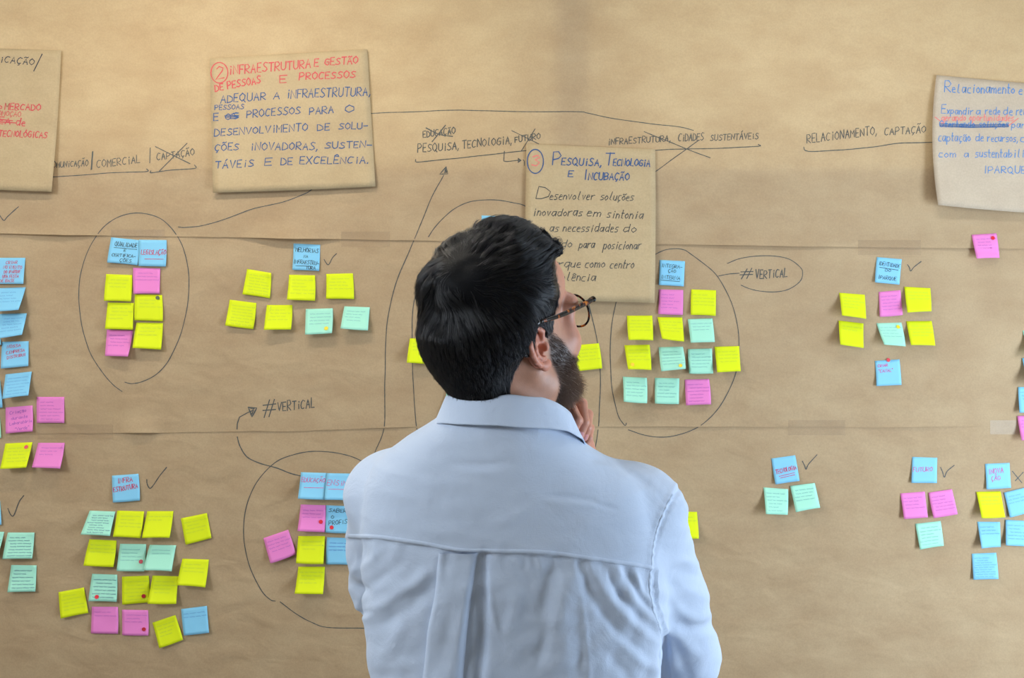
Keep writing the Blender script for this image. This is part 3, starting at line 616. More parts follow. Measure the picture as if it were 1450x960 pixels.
n('g', (927.4, 534.9), (962, 535.7), (961.2, 572.2), (927.4, 571.3), 'green note in the bottom row next to the lower pink note', sc=5, grp=g)
n('p', (969.7, 537.5), (1004, 536.6), (1006.7, 572.5), (971.4, 574), 'pink note closing the bottom row inside the round oval', sc=6, grp=g)
g = 'sticky notes under Identidade do Iparque'
n('b', (1241.7, 364), (1277, 367), (1273.7, 403), (1238.8, 399.8), 'blue header note reading Identidade do Iparque', [('IDENTIDADE', .1, .3, .95, .35, .15), ('DO', .38, .52, .6, .54, .1), ('IPARQUE', .12, .84, .85, .86, .14)], 'n', 0, ul=[(.15, .39, .9, .44)], grp=g)
n('y', (1188.3, 414.4), (1224.5, 417.3), (1226.6, 451.4), (1192.2, 446.7), 'upper yellow note casting a shadow at the outer side of the pink one', sc=4, grp=g)
n('p', (1244.3, 413.4), (1275, 410.8), (1278.4, 446), (1245.8, 448.5), 'pink note between two yellow notes under Identidade', sc=5, grp=g)
n('y', (1280.7, 406), (1317.4, 408), (1319, 440.7), (1285, 442.6), 'upper yellow note just under the tick by Identidade', sc=3, grp=g)
n('y', (1187.5, 453.8), (1222.7, 458), (1223, 492.8), (1189.8, 488), 'lower yellow note with two lines, furthest from the Identidade tick', sc=2, grp=g)
n('g', (1241, 457.7), (1276.3, 456.6), (1282.5, 490.5), (1252, 487.9), 'green note with a yellow dot at the top, peeling off the wall', sc=4, dot=(.83, .18, 'y'), grp=g)
n('y', (1283.3, 454.8), (1319.3, 454.5), (1324.5, 489.4), (1290, 488.6), 'lower yellow note beside the peeling yellow-dotted green one', sc=4, grp=g)
n('b', (1238.8, 511), (1273.7, 508.7), (1276.6, 545), (1241, 546.7), 'blue note with a red dot on its top edge and pink words', [('CRIAR', .1, .26, .5, .24, .1), ('"CANAL"', .12, .48, .68, .46, .12)], 'm', 0, dot=(.55, .0, 'r'), grp=g)
n('p', (1375.8, 332.4), (1411, 330.3), (1415.4, 365.2), (1383, 366), 'lone pink note with a red dot stuck across the upper seam', sc=4, dot=(.83, .18, 'r'), grp=g)
g = 'sticky notes at the frame edge beside the Identidade cluster'
n('g', (1448, 468), (1484, 470), (1491, 505), (1457, 505), 'upper sliver of a green note at the frame edge', sc=0, grp=g)
n('b', (1447.3, 507), (1483, 508), (1491, 543), (1456, 545), 'sliver of a blue note leaning off the wall at the frame edge', sc=0, grp=g)
n('b', (1441.7, 548), (1477, 549), (1480, 585), (1443.7, 584.5), 'flat blue note cut by the frame just above a pink sliver', sc=3, grp=g)
n('p', (1440.5, 589), (1476, 588), (1484, 622), (1446.7, 623.7), 'pink note sliver cut by the frame at the lower seam', sc=3, grp=g)
g = 'sticky notes under the lower headings Tecnologia, Futuro and Inovação'
n('b', (1092.2, 649.3), (1126, 644.6), (1132.2, 681), (1098, 686), 'blue header note with red double-underlined Tecnologia', [('TECNOLOGIA', .1, .62, .95, .54, .16)], 'c', 0, ul=[(.2, .72, .85, .66), (.24, .79, .85, .74)], grp=g)
n('g', (1081, 690), (1116, 692.6), (1115.4, 729), (1084.5, 728), 'green note with a broad shadow beside it under Tecnologia', sc=6, grp=g)
n('g', (1118.7, 688), (1153.7, 683.8), (1161.4, 719), (1127, 725.4), 'tilted green note beneath the tick of Tecnologia', sc=4, grp=g)
n('b', (1291.7, 647), (1327.2, 648.2), (1326.7, 684), (1290.5, 683.8), 'blue header note with magenta Futuro', [('FUTURO', .05, .58, .82, .54, .17)], 'm', 0, grp=g)
n('p', (1274.8, 698.7), (1309.6, 696), (1314, 732.6), (1280, 734.8), 'pink note casting a shadow, farther from the Futuro tick', sc=4, grp=g)
n('p', (1314.8, 697.6), (1348, 692.6), (1356.2, 728), (1322, 733.7), 'tilted pink note directly under the Futuro tick', sc=5, grp=g)
n('g', (1296, 741.7), (1332, 737.6), (1336.6, 773), (1302.7, 778.4), 'green note hanging under the two pink notes of Futuro', sc=6, grp=g)
n('b', (1394.8, 656.8), (1429.6, 655.4), (1431.8, 690.7), (1396.8, 693), 'blue header note with magenta Inovação beside the drawn cross', [('INOVA', .12, .42, .72, .38, .2), ('ÇÃO', .22, .68, .58, .66, .18)], 'm', 0, grp=g)
n('y', (1382.4, 696.5), (1417, 695.7), (1423.5, 732.3), (1390, 733.7), 'skewed yellow note under the Inovação note', sc=3, grp=g)
n('b', (1421.6, 697.6), (1457, 689), (1465, 723), (1430, 733), 'tilted blue note cut by the frame beside the skewed yellow one', sc=3, grp=g)
n('b', (1383.8, 738.7), (1416, 739), (1417, 774.3), (1390, 776.8), 'blue note with a deep shadow, below the skewed yellow one', sc=3, grp=g)
n('b', (1423.8, 736), (1459, 738), (1460, 774), (1424.3, 772.3), 'blue note cut by the frame below the tilted blue one', sc=5, grp=g)
n('b', (1376, 784), (1410.6, 782.6), (1414, 820), (1378.3, 821), 'densely written blue note, lowest under Inovação', sc=9, grp=g)
placed = []
for idx, (c, q, lab, head, ink, sc, dot, curl, sci, ul, grp) in enumerate(N):
    q = np.array(q, float); TL, TR, BR, BL = q
    side = 39.0 * 1.0; t = (TR - TL) / np.linalg.norm(TR - TL); pv = np.array([-t[1], t[0]])
    lf = []
    for top, b in ((TR, BR), (TL, BL)):
        dx = b[0] - (top + pv * 36)[0]; off = top[0] - 725
        l = dx / off * D if abs(off) > 130 else .010
        lf.append(min(max(l, .004), .030) + R.uniform(0, .002))
    m = sum(lf) / 2; lf = [.5 * (a + m) for a in lf]
    under = .0012 if any(abs(q[:, 0].mean() - p[0]) < 41 and abs(q[:, 1].mean() - p[1]) < 41 for p in placed) else 0
    placed.append(q.mean(0))
    L = Leaf(q, (0, 0, lf[0], lf[1]), .0008, R.uniform(1.3, 1.9), .0012, (R.uniform(-.4, .4), R.uniform(-.3, .8), 0, R.uniform(-.6, .6)), curl, idx + 11, under)
    o = tag(L.build('sticky_note', NM[c], 10), lab, 'note', grp)
    if head:
        L.ink('lettering', [s for a in head for s in text_strokes(*a, slant=.1)], (.026 if len(head) < 3 else .020) if ink in 'cn' else .022, ink, o)
    if ul: L.ink('underline', [[(a, b), (a2, b2)] for a, b, a2, b2 in ul], .022, ink, o)
    if sc:
        polys = []
        v0 = .14; dv = min(.13, .8 / max(sc, 1))
        for k in range(sc):
            v = v0 + dv * (k + .5); u = R.uniform(.08, .2); end = R.uniform(.6, .93)
            while u < end:
                wl = R.uniform(.1, .28); m2 = max(4, int(wl / .022)); us = np.linspace(u, min(u + wl, .95), m2)
                polys.append(np.stack([us, v + .024 * np.where(np.arange(m2) % 2, 1, -1) * rng.uniform(.3, 1, m2)], 1)); u += wl + .05
        L.ink('handwriting', polys, .016, sci or 'f' + c, o)
    if dot:
        du, dv_, dc = dot; r = .076 if c != 'x' else .07
        t = np.linspace(0, 2 * math.pi, 15)[:-1]
        U = np.concatenate([[du], du + r * np.cos(t)]); Vv = np.concatenate([[dv_], dv_ + r * np.sin(t)])
        a = L.map(U, Vv, .0017); b = L.map(U, Vv, .0003)
        F = [(0, 1 + (i + 1) % 14, 1 + i) for i in range(14)] + [(1 + i, 1 + (i + 1) % 14, 16 + (i + 1) % 14, 16 + i) for i in range(14)]
        mesh('dot_sticker', np.vstack([a, b]), F, DOT[dc], o, False)

# ------------------------------------------------------------------ the man: solids from distance functions, surfaced and snapped to the exact surface
def sst(x, a, b): t = np.clip((x - a) / (b - a), 0, 1); return t * t * (3 - 2 * t)
def smin(a, b, k): h = np.clip(.5 + .5 * (b - a) / k, 0, 1); return b * (1 - h) + a * h - k * h * (1 - h)
def smax(a, b, k): return -smin(-a, -b, k)
def elli(p, c, r):
    q = (p - np.array(c, np.float32)) / np.array(r, np.float32)
    k = np.sqrt((q * q).sum(-1)) + 1e-9
    g = np.sqrt(((q / np.array(r, np.float32)) ** 2).sum(-1)) + 1e-9
    return k * (k - 1) / g
def cap(p, a, b, ra, rb):
    a = np.array(a, np.float32); b = np.array(b, np.float32); ab = b - a
    t = np.clip(((p - a) @ ab) / float(ab @ ab), 0, 1)
    q = p - a - t[..., None] * ab
    return np.sqrt((q * q).sum(-1)) - (ra + (rb - ra) * t)
def chain(p, pts, rs, k=.004):
    d = None
    for i in range(len(pts) - 1):
        e = cap(p, pts[i], pts[i + 1], rs[i], rs[i + 1]); d = e if d is None else smin(d, e, k)
    return d
def surface(f, lo, hi, h, snap=2):
    """surface nets on a regular grid, vertices snapped to f = 0"""
    lo = np.array(lo, float); n = [int((hi[i] - lo[i]) / h) + 2 for i in range(3)]
    X = [(lo[i] + h * np.arange(n[i])).astype(np.float32) for i in range(3)]
    V = np.empty(n, np.float32)
    for i0 in range(0, n[0], 24):
        P = np.stack(np.meshgrid(X[0][i0:i0 + 24], X[1], X[2], indexing='ij'), -1); V[i0:i0 + 24] = f(P)
    S = V < 0
    c = [(i, j, k) for i in (0, 1) for j in (0, 1) for k in (0, 1)]
    def sl(a, o): return a[o[0]:n[0] - 1 + o[0], o[1]:n[1] - 1 + o[1], o[2]:n[2] - 1 + o[2]]
    cnt = sum(sl(S, o).astype(np.int8) for o in c); act = (cnt > 0) & (cnt < 8)
    ids = np.full(act.shape, -1, np.int64); I = np.argwhere(act); ids[act] = np.arange(len(I))
    val = np.stack([V[I[:, 0] + o[0], I[:, 1] + o[1], I[:, 2] + o[2]] for o in c], 1)
    acc = np.zeros((len(I), 3)); m = np.zeros(len(I)); C3 = np.array(c, float)
    for a in range(8):
        for b in range(a + 1, 8):
            if abs(C3[a] - C3[b]).sum() != 1: continue
            x = (val[:, a] < 0) != (val[:, b] < 0); t = val[:, a] / np.where(x, val[:, a] - val[:, b], 1)
            acc += x[:, None] * (C3[a] + t[:, None] * (C3[b] - C3[a])); m += x
    P = lo + h * (I + acc / m[:, None])
    F = []
    for ax in range(3):
        o = [0, 0, 0]; o[ax] = 1; u, v = [(1, 2), (2, 0), (0, 1)][ax]
        A = S[:n[0] - o[0], :n[1] - o[1], :n[2] - o[2]]; B = S[o[0]:, o[1]:, o[2]:]
        E = np.argwhere(A != B); E = E[(E[:, u] > 0) & (E[:, v] > 0) & (E[:, u] < n[u] - 1) & (E[:, v] < n[v] - 1)]
        s = A[E[:, 0], E[:, 1], E[:, 2]]
        q = []
        for du, dv in ((1, 1), (0, 1), (0, 0), (1, 0)):
            K = E.copy(); K[:, u] -= du; K[:, v] -= dv; q.append(ids[K[:, 0], K[:, 1], K[:, 2]])
        q = np.stack(q, 1); q[~s] = q[~s][:, ::-1]; F.append(q)
    F = np.vstack(F)
    for _ in range(snap):
        g, d = grad(f, P, h * .35); P = P - g * np.clip(d, -h, h)[:, None] * .9
    return P, F
def grad(f, P, e=5e-4):
    """unit gradient and distance at points"""
    P = np.asarray(P, np.float64); g = np.zeros_like(P); d0 = f(P.astype(np.float32)).astype(float)
    for i in range(3):
        q = P.copy(); q[:, i] += e; r = P.copy(); r[:, i] -= e
        g[:, i] = (f(q.astype(np.float32)).astype(float) - f(r.astype(np.float32)).astype(float)) / (2 * e)
    l = np.linalg.norm(g, axis=1); l = np.maximum(l, 1e-6)
    return g / l[:, None], d0 / l

YAW = math.radians(43); PIT = math.radians(18)
HC = np.array([-.0120, -1.25, 1.5860])
HR = np.array([[math.cos(YAW), -math.sin(YAW), 0],
               [math.cos(PIT) * math.sin(YAW), math.cos(PIT) * math.cos(YAW), math.sin(PIT)],
               [-math.sin(PIT) * math.sin(YAW), -math.sin(PIT) * math.cos(YAW), math.cos(PIT)]])   # rows: right, forward, up
def toL(P): return (P - HC.astype(np.float32)) @ HR.T.astype(np.float32)
def toW(q): return np.asarray(q, float) @ HR + HC
def mx(x, c): return (abs(c[0]), c[1], c[2])
def head_l(q):
    a = q.copy(); a[..., 0] = np.abs(a[..., 0])
    d = elli(q, (0, -.012, .020), (.076, .083, .095))
    d = smin(d, elli(q, (0, .022, .054), (.079, .079, .060)), .02)
    d = smin(d, elli(q, (0, .032, -.034), (.068, .060, .078)), .02)
    d = smin(d, elli(a, (.046, .058, -.030), (.025, .028, .025)), .015)
    d = smin(d, cap(a, (.056, .004, -.066), (.022, .074, -.100), .017, .017), .022)
    d = smin(d, elli(q, (0, .080, -.100), (.022, .018, .018)), .015)
    d = smin(d, elli(q, (0, .080, -.068), (.030, .020, .024)), .012)
    d = smin(d, cap(a, (.010, .083, .020), (.058, .073, .020), .012, .013), .010)
    d = smin(d, cap(a, (.057, .068, .018), (.057, .060, -.022), .010, .011), .010)
    d = smax(d, -elli(a, (.030, .103, -.002), (.015, .015, .011)), .010)
    d = smin(d, elli(a, (.031, .075, -.002), (.0135, .0135, .012)), .003)
    d = smin(d, cap(a, (.018, .086, -.001), (.044, .078, -.001), .0016, .0016), .003)
    d = smin(d, cap(q, (0, .086, .004), (0, .113, -.034), .008, .0095), .008)
    d = smin(d, elli(a, (.011, .102, -.040), (.0085, .010, .0075)), .005)
    d = smin(d, cap(a, (0, .0985, -.0625), (.020, .088, -.065), .0045, .003), .004)
    d = smin(d, cap(a, (0, .0985, -.0715), (.018, .089, -.069), .0055, .003), .004)
    return smax(d, -cap(a, (0, .1045, -.0670), (.021, .0935, -.0670), .0016, .0012), .003)
NB = np.array([.006, -1.248, 1.42])
def neck_w(P):
    a = toW((0, -.030, -.035)); d = cap(P, a, NB, .056, .066)
    for s in (-1, 1):    # muscle from behind the ear to the collar bone
        d = smin(d, cap(P, toW((s * .060, -.022, -.040)), NB + np.array([s * .030 + .02, .060, .02]), .013, .012), .018)
    return d
TY = math.radians(8); TR = np.array([math.cos(TY), -math.sin(TY), 0]); TF = np.array([math.sin(TY), math.cos(TY), 0]); TO = np.array([.002, -1.195, 0])
def T(x, y, z): return TO + x * TR + y * TF + np.array([0, 0, z])
TZ = [.78, .85, 1.0, 1.10, 1.20, 1.28, 1.34, 1.38, 1.405, 1.425, 1.445, 1.462, 1.480, 1.50, 1.52]
TA = [.190, .196, .198, .203, .208, .206, .202, .194, .180, .160, .134, .108, .082, .062, .045]
TB = [.130, .128, .122, .124, .128, .132, .131, .126, .118, .108, .096, .084, .072, .060, .045]
TCY = [.0, .0, .016, .018, .005, -.008, -.016, -.020, -.026, -.032, -.040, -.048, -.055, -.06, -.06]
def torso(P, gr=0.):
    q = P - TO.astype(np.float32); x = q @ TR.astype(np.float32); y = q @ TF.astype(np.float32)
    z = q[..., 2] + .055 * x + .018 * sst(x, .01, .07) * (1 - .75 * sst(x, .11, .18))
    a = np.interp(z, TZ, TA).astype(np.float32) + gr; b = np.interp(z, TZ, TB).astype(np.float32) + gr; cy = np.interp(z, TZ, TCY).astype(np.float32)
    k = ((np.abs(x) / a) ** 2.5 + (np.abs(y - cy) / b) ** 2.5 + 1e-9) ** (1 / 2.5)
    d = (k - 1) * np.minimum(a, b) * .9
    return np.maximum(d, z - 1.515)
SHR, SHL = T(.164, -.004, 1.350), T(-.172, .004, 1.362)
ELR = np.array([.272, -1.03, 1.085]); WRR = np.array([.132, -1.075, 1.345])
ELL = np.array([-.206, -1.02, 1.192]); WRL = np.array([.030, -.975, 1.12])
def arm(P, S, E, W, g=0., cuff=True):
    d = chain(P, [S, S * .45 + E * .55, E], [.058 + g, .052 + g, .044 + g], .02)
    return smin(d, cap(P, E, W, .041 + g, (.031 if cuff else .026) + g), .02)
def hand_sdf(P, fingers, palm):
    d = None
    for pts, rs in fingers:
        e = chain(P, pts, rs, .002); d = e if d is None else smin(d, e, .0015)
    for a, b, ra, rb in palm: d = smin(d, cap(P, a, b, ra, rb), .006)
    return d
def A(px, py, y): return at(px, py, y)
RF = [([A(812, 612, -1.125), A(806, 573, -1.158), A(817, 595, -1.176), A(812, 609, -1.174)], [.0095, .0088, .0080, .0068]),
      ([A(820, 616, -1.112), A(823, 572, -1.146), A(827, 598, -1.166), A(821, 616, -1.164)], [.0095, .0088, .0078, .0066]),
      ([A(826, 622, -1.100), A(832, 587, -1.130), A(831, 606, -1.152), A(827, 619, -1.150)], [.0090, .0080, .0072, .0062]),
      ([A(830, 632, -1.090), A(835, 606, -1.112), A(833, 620, -1.132), A(829, 629, -1.132)], [.0080, .0068, .0062, .0055]),
      ([A(812, 652, -1.105), A(801, 625, -1.140), A(795, 596, -1.150), A(795, 572, -1.152)], [.0125, .0105, .0098, .0080])]
RP = [(RF[k][0][0], WRR * .75 + RF[k][0][0] * .25, .0110, .0150) for k in range(4)] + [(RF[4][0][0], WRR * .8 + RF[4][0][0] * .2, .0125, .014)] + [(RF[0][0][0], RF[3][0][0], .011, .010)]
LD = np.array([.98, .1, -.05]); LD /= np.linalg.norm(LD)
LF = []
for k in range(4):
    m = WRL + LD * .085 + np.array([0, -.012, .026 - k * .018]); L1 = (.040, .044, .041, .033)[k]
    LF.append(([m, m + LD * L1 + np.array([0, -.006, 0]), m + LD * (L1 + .018) + np.array([0, -.024, 0]), m + LD * (L1 + .020) + np.array([0, -.044, 0])], [.0095, .0086, .0078, .0066]))
LF.append(([WRL + LD * .03 + np.array([0, -.02, .012]), WRL + LD * .062 + np.array([0, -.042, .030]), WRL + LD * .092 + np.array([0, -.050, .036])], [.012, .0105, .008]))
LP = [(LF[k][0][0], WRL, .0115, .016) for k in range(4)] + [(LF[0][0][0], LF[3][0][0], .011, .010)]
FZ = {1: T(.115, .02, 0), -1: T(-.105, .0, 0)}
def legs(P, g=0.):
    d = None
    for s in (1, -1):
        f = FZ[s]; e = chain(P, [T(s * .088, 0, .90), T(s * .098, .010, .48), np.array([f[0], f[1] - .01, .09])], [.088 + g, .058 + g, .040 + g], .03)
        d = e if d is None else smin(d, e, .02)
    return smin(d, cap(P, T(-.07, 0, .92), T(.07, 0, .92), .100 + g, .100 + g), .05)
def shoe(P, s):
    f = FZ[s]; q = P - np.array([f[0], f[1], 0], np.float32); x = q @ TR.astype(np.float32); y = q @ TF.astype(np.float32); r = np.stack([x, y, q[..., 2]], -1)
    d = smin(elli(r, (0, .055, .038), (.046, .150, .048)), elli(r, (0, -.035, .055), (.040, .062, .062)), .03)
    return smax(d, .001 - q[..., 2], .004)
def body_low(P):
    d = smax(torso(P, -.016), .88 - P[..., 2], .02); d = smin(d, arm(P, SHR, ELR, WRR, -.012, False), .02); d = smin(d, arm(P, SHL, ELL, WRL, -.018, False), .02)
    d = smin(d, legs(P, -.012), .03)
    for s in (1, -1): d = smin(d, cap(P, np.array([FZ[s][0], FZ[s][1], .05]), np.array([FZ[s][0], FZ[s][1], .05]) + TF * .11, .03, .022), .02)
    d = smin(d, hand_sdf(P, LF, LP), .01) 
    return smin(d, neck_w(P), .03)
def head_w(P):
    d = head_l(toL(P)); d = smin(d, neck_w(P), .022)
    return smin(d, torso(P, -.016), .025)
def rhand_w(P):
    d = hand_sdf(P, RF, RP)
    return smin(d, cap(P, ELR, WRR, .03, .024), .02)

# ear, in its own frame: a forward, b up, n outward
EAR = {}
for s in (1, -1):
    fl = math.radians(3); lean = math.radians(-10)
    n_ = np.array([s * math.cos(fl), math.sin(fl), 0]); a_ = np.array([-s * math.sin(fl) , math.cos(fl), 0]); b_ = np.array([0, 0, 1.0])
    a2 = a_ * math.cos(lean) - b_ * math.sin(lean); b2 = b_ * math.cos(lean) + a_ * math.sin(lean)
    EAR[s] = (np.array([s * .0800, -.024, -.012]), np.stack([a2, b2, n_]))
def ear_f(s):
    o, M = EAR[s]; o = o.astype(np.float32); M = M.T.astype(np.float32)
    def f(P):
        q = (toL(P) - o) @ M * np.array([.98, 1.17, 1.1], np.float32)
        pl = elli(q, (-.003, .003, -.005), (.0165, .0300, .0042))
        d = pl
        hx = [(.006, .002, -.006), (.0125, .010, -.001), (.0140, .020, .001), (.008, .030, .002), (-.003, .0335, .003), (-.013, .029, .004), (-.0185, .018, .005), (-.0190, .004, .005), (-.0160, -.009, .004), (-.0100, -.019, .002), (-.002, -.026, .000)]
        d = smin(d, chain(q, hx, [.0028, .0032, .0036, .0038, .0039, .0040, .0040, .0038, .0036, .0036, .0040], .002), .0035)
        ah = [(.003, .021, -.001), (-.005, .015, .001), (-.0090, .005, .002), (-.0090, -.005, .002), (-.004, -.013, .002), (.003, -.015, .001)]
        d = smin(d, chain(q, ah, [.0026, .0030, .0032, .0032, .0032, .0030], .002), .003)
        d = smin(d, elli(q, (.0025, -.0270, .000), (.0090, .0090, .0050)), .004)
        d = smin(d, elli(q, (.0130, -.003, -.001), (.0050, .0075, .0050)), .004)
        d = smin(d, elli(q, (-.001, .000, -.013), (.012, .019, .010)), .004)
        d = smax(d, -elli(q, (.0040, -.003, .0005), (.0062, .0090, .0095)), .0025)
        return smax(d, -elli(q, (.0050, .017, .002), (.0045, .0065, .0040)), .002)
    return f
SKIN = mat('skin', srgb(204, 152, 132), .48); sb = SKIN.node_tree.nodes['Principled BSDF']
sb.inputs['Subsurface Weight'].default_value = .12; sb.inputs['Subsurface Radius'].default_value = (.012, .005, .003); sb.inputs['Subsurface Scale'].default_value = .3
at_ = nd(SKIN, 'ShaderNodeAttribute', attribute_name='tone'); no = nd(SKIN, 'ShaderNodeTexNoise'); no.inputs['Scale'].default_value = 90; no.inputs['Detail'].default_value = 4
m1 = nd(SKIN, 'ShaderNodeMix', data_type='RGBA'); m1.inputs[6].default_value = (*srgb(198, 144, 118), 1); m1.inputs[7].default_value = (*srgb(212, 126, 106), 1)
lk(SKIN, at_.outputs['Fac'], m1.inputs[0])
m2 = nd(SKIN, 'ShaderNodeMix', data_type='RGBA', blend_type='MULTIPLY'); m2.inputs[0].default_value = .3; lk(SKIN, m1.outputs[2], m2.inputs[6]); lk(SKIN, no.outputs['Fac'], m2.inputs[7])
m3 = nd(SKIN, 'ShaderNodeMix', data_type='RGBA', blend_type='MIX'); m3.inputs[7].default_value = (*srgb(52, 40, 36), 1)
at2 = nd(SKIN, 'ShaderNodeAttribute', attribute_name='stubble'); lk(SKIN, at2.outputs['Fac'], m3.inputs[0]); lk(SKIN, m2.outputs[2], m3.inputs[6]); lk(SKIN, m3.outputs[2], sb.inputs['Base Color'])
bpn = nd(SKIN, 'ShaderNodeBump'); bpn.inputs['Strength'].default_value = .3; bpn.inputs['Distance'].default_value = .0006
n4 = nd(SKIN, 'ShaderNodeTexNoise'); n4.inputs['Scale'].default_value = 600; g4 = nd(SKIN, 'ShaderNodeNewGeometry'); lk(SKIN, g4.outputs['Position'], n4.inputs['Vector']); lk(SKIN, g4.outputs['Position'], no.inputs['Vector'])
lk(SKIN, n4.outputs['Fac'], bpn.inputs['Height']); lk(SKIN, bpn.outputs[0], sb.inputs['Normal'])
CUT = 1.445
def keepfaces(P, F, ok):
    F = F[ok[F].all(1)]; u = np.unique(F); r = np.full(len(P), -1); r[u] = np.arange(len(u)); return P[u], r[F]
Ph, Fh = surface(head_w, (-.13, -1.38, 1.425), (.13, -1.10, 1.73), .0024)
Ph, Fh = keepfaces(Ph, Fh, Ph[:, 2] > CUT - .002)
Pb, Fb = surface(body_low, (-.32, -1.38, 0), (.34, -.88, 1.46), .008); Pb, Fb = keepfaces(Pb, Fb, (Pb[:, 2] < CUT + .006))
Pr, Fr = surface(rhand_w, (.04, -1.21, 1.33), (.17, -1.05, 1.53), .0014)
parts = [(Pb, Fb, 0), (Ph, Fh, 0), (Pr, Fr, .45)]
for s in (1, -1):
    c = toW(EAR[s][0]); a, b = surface(ear_f(s), c - np.array([.032, .032, .044]), c + np.array([.032, .032, .044]), .0009); parts.append((a, b, .8))
Vb = np.vstack([p[0] for p in parts]); off = np.cumsum([0] + [len(p[0]) for p in parts[:-1]])
Fb_ = np.vstack([p[1] + o for p, o in zip(parts, off)])
man = empty('person', (TO[0], TO[1], 0), 'dark-haired bearded man in pale blue-white shirt, seen from behind, hand on chin', 'person')
body = keep(mesh('body', Vb, Fb_, SKIN), man)
tone = np.concatenate([np.full(len(p[0]), p[2] * .7) for p in parts])
ql = toL(Vb.astype(np.float32)); onhead = np.zeros(len(Vb), bool); onhead[off[1]:off[2]] = True
def beard_mask(q):
    ax = np.abs(q[..., 0]); y = q[..., 1]; z = q[..., 2]
    top = np.interp(y, [-.01, .012, .028, .045, .060, .078, .10], [.0, .0, -.012, -.040, -.050, -.050, -.046])
    m = sst(top - z, -.004, .006) * sst(y, .000, .010) * sst(z, -.140, -.128)
    lips = (ax < .019) & (np.abs(z + .067) < .0075) & (y > .07)
    return np.where(lips, 0, m)
stub = np.where(onhead, beard_mask(ql) * .95, 0)
tone = np.where(onhead, .25 * sst(ql[:, 1], .03, .06), tone)
for nm, arr in (('tone', tone), ('stubble', stub)):
    at3 = body.data.attributes.new(nm, 'FLOAT', 'POINT'); at3.data.foreach_set('value', arr.astype(np.float32))
NAIL = mat('fingernail', srgb(226, 160, 158), .25)
for pts, rs in RF[:3]:      # nails on the far end of each curled finger, facing back
    a, b = pts[2], pts[3]; dr = (b - a) / np.linalg.norm(b - a); nn = np.array([0., -1, .1]); nn -= nn @ dr * dr; nn /= np.linalg.norm(nn); sd = np.cross(dr, nn)
    u = np.linspace(-1, 1, 9); v = np.linspace(0, 1, 7); U, Vv = np.meshgrid(u, v, indexing='ij'); wdt = .0048 * np.sqrt(np.clip(1 - (Vv - .45) ** 4 * 12, .3, 1))
    c0 = b - dr * .006
    Pn = c0 + (U * wdt)[..., None] * sd + (Vv * .0115 - .002)[..., None] * dr + ((rs[3] + .0006) * np.sqrt(np.clip(1 - (U * .62) ** 2, 0, 1)) - .0016 * np.clip(Vv - .6, 0, 1) - .0002)[..., None] * nn
    mesh('fingernail', Pn.reshape(-1, 3), grid_faces(9, 7), NAIL, body).matrix_parent_inverse = Matrix.Identity(4)

# ------------------------------------------------------------------ hair
def hair_t(q):
    ax = np.abs(q[..., 0]); x, y, z = q[..., 0], q[..., 1], q[..., 2]
    t = .0105 + .0165 * sst(z, .035, .105) - .003 * sst(-y, .01, .06) * sst(z, .03, .07) + .010 * sst(-y, .0, .06) * sst(.055 - z, -.01, .03) * sst(z, -.055, .010) - .003 * sst(z, .09, .12)
    t = t * (1 - .85 * sst(-z, .028, .085))
    yl = np.interp(z, [-.12, -.075, -.050, -.030, -.020, -.012, 0, .02, .04, .06, .085, .12], [-.068, -.060, -.056, -.050, -.044, -.036, .020, .026, .034, .038, .044, .052])
    t = t - .0035 * sst(y, -.045, -.01) * sst(.045 - z, -.01, .02)
    t = t * np.where(z < .09, .22 + .78 * sst(yl - y, 0, .034), 1)
    t = t - .030 * (1 - sst(yl - y, -.003, .007)) 
    e = elli(q * np.array([1, 1, 1], np.float32), (0, -.022, -.014), (.2, .0180, .030)); t = np.where(ax > .05, t - .03 * (1 - sst(e, -.002, .004)), t)
    zb = -.106 + .006 * np.sin(x * 60)
    return t - .03 * (1 - sst(z, zb - .004, zb + .008))
HW = np.array([.030, -.070, .098])     # crown whorl, local
def lumps(q):
    """locks: soft ridges that follow the swirl round the crown"""
    x, y, z = q[..., 0], q[..., 1], q[..., 2]
    r = np.sqrt((x - HW[0]) ** 2 + (y - HW[1]) ** 2 + (z - HW[2]) ** 2); an = np.arctan2(x - HW[0], z - HW[2] + (y - HW[1]) * .6)
    k = sst(z, -.01, .06); w1 = noise2(x * 60 + 3, y * 60 + z * 40, 91); w2 = noise2(x * 25, z * 25 + y * 20, 92)
    return (.0016 * np.sin(an * 4 + r * 70 + 2.5 * w2) * sst(r, .02, .06) * k + .0022 * w2 * k + .0012 * w1 * k).astype(np.float32)
def hair_w(P, g=0.):
    q = toL(P); t = hair_t(q) + lumps(q)
    d = smin(head_l(q), neck_w(P), .022) - t
    qf = elli(q, (.010, .030, .116), (.052, .034, .024)) - lumps(q)
    d = smin(d, qf + .03 * (1 - sst(.062 - q[..., 1] + q[..., 2] * .05, -.01, .01)), .018)
    return d + g
HMAT = mat('black_hair', (.004, .004, .005), .6); HMAT.node_tree.nodes['Principled BSDF'].inputs['Specular IOR Level'].default_value = .08
Pa, Fa = surface(hair_w, (-.16, -1.41, 1.46), (.15, -1.09, 1.77), .0030)
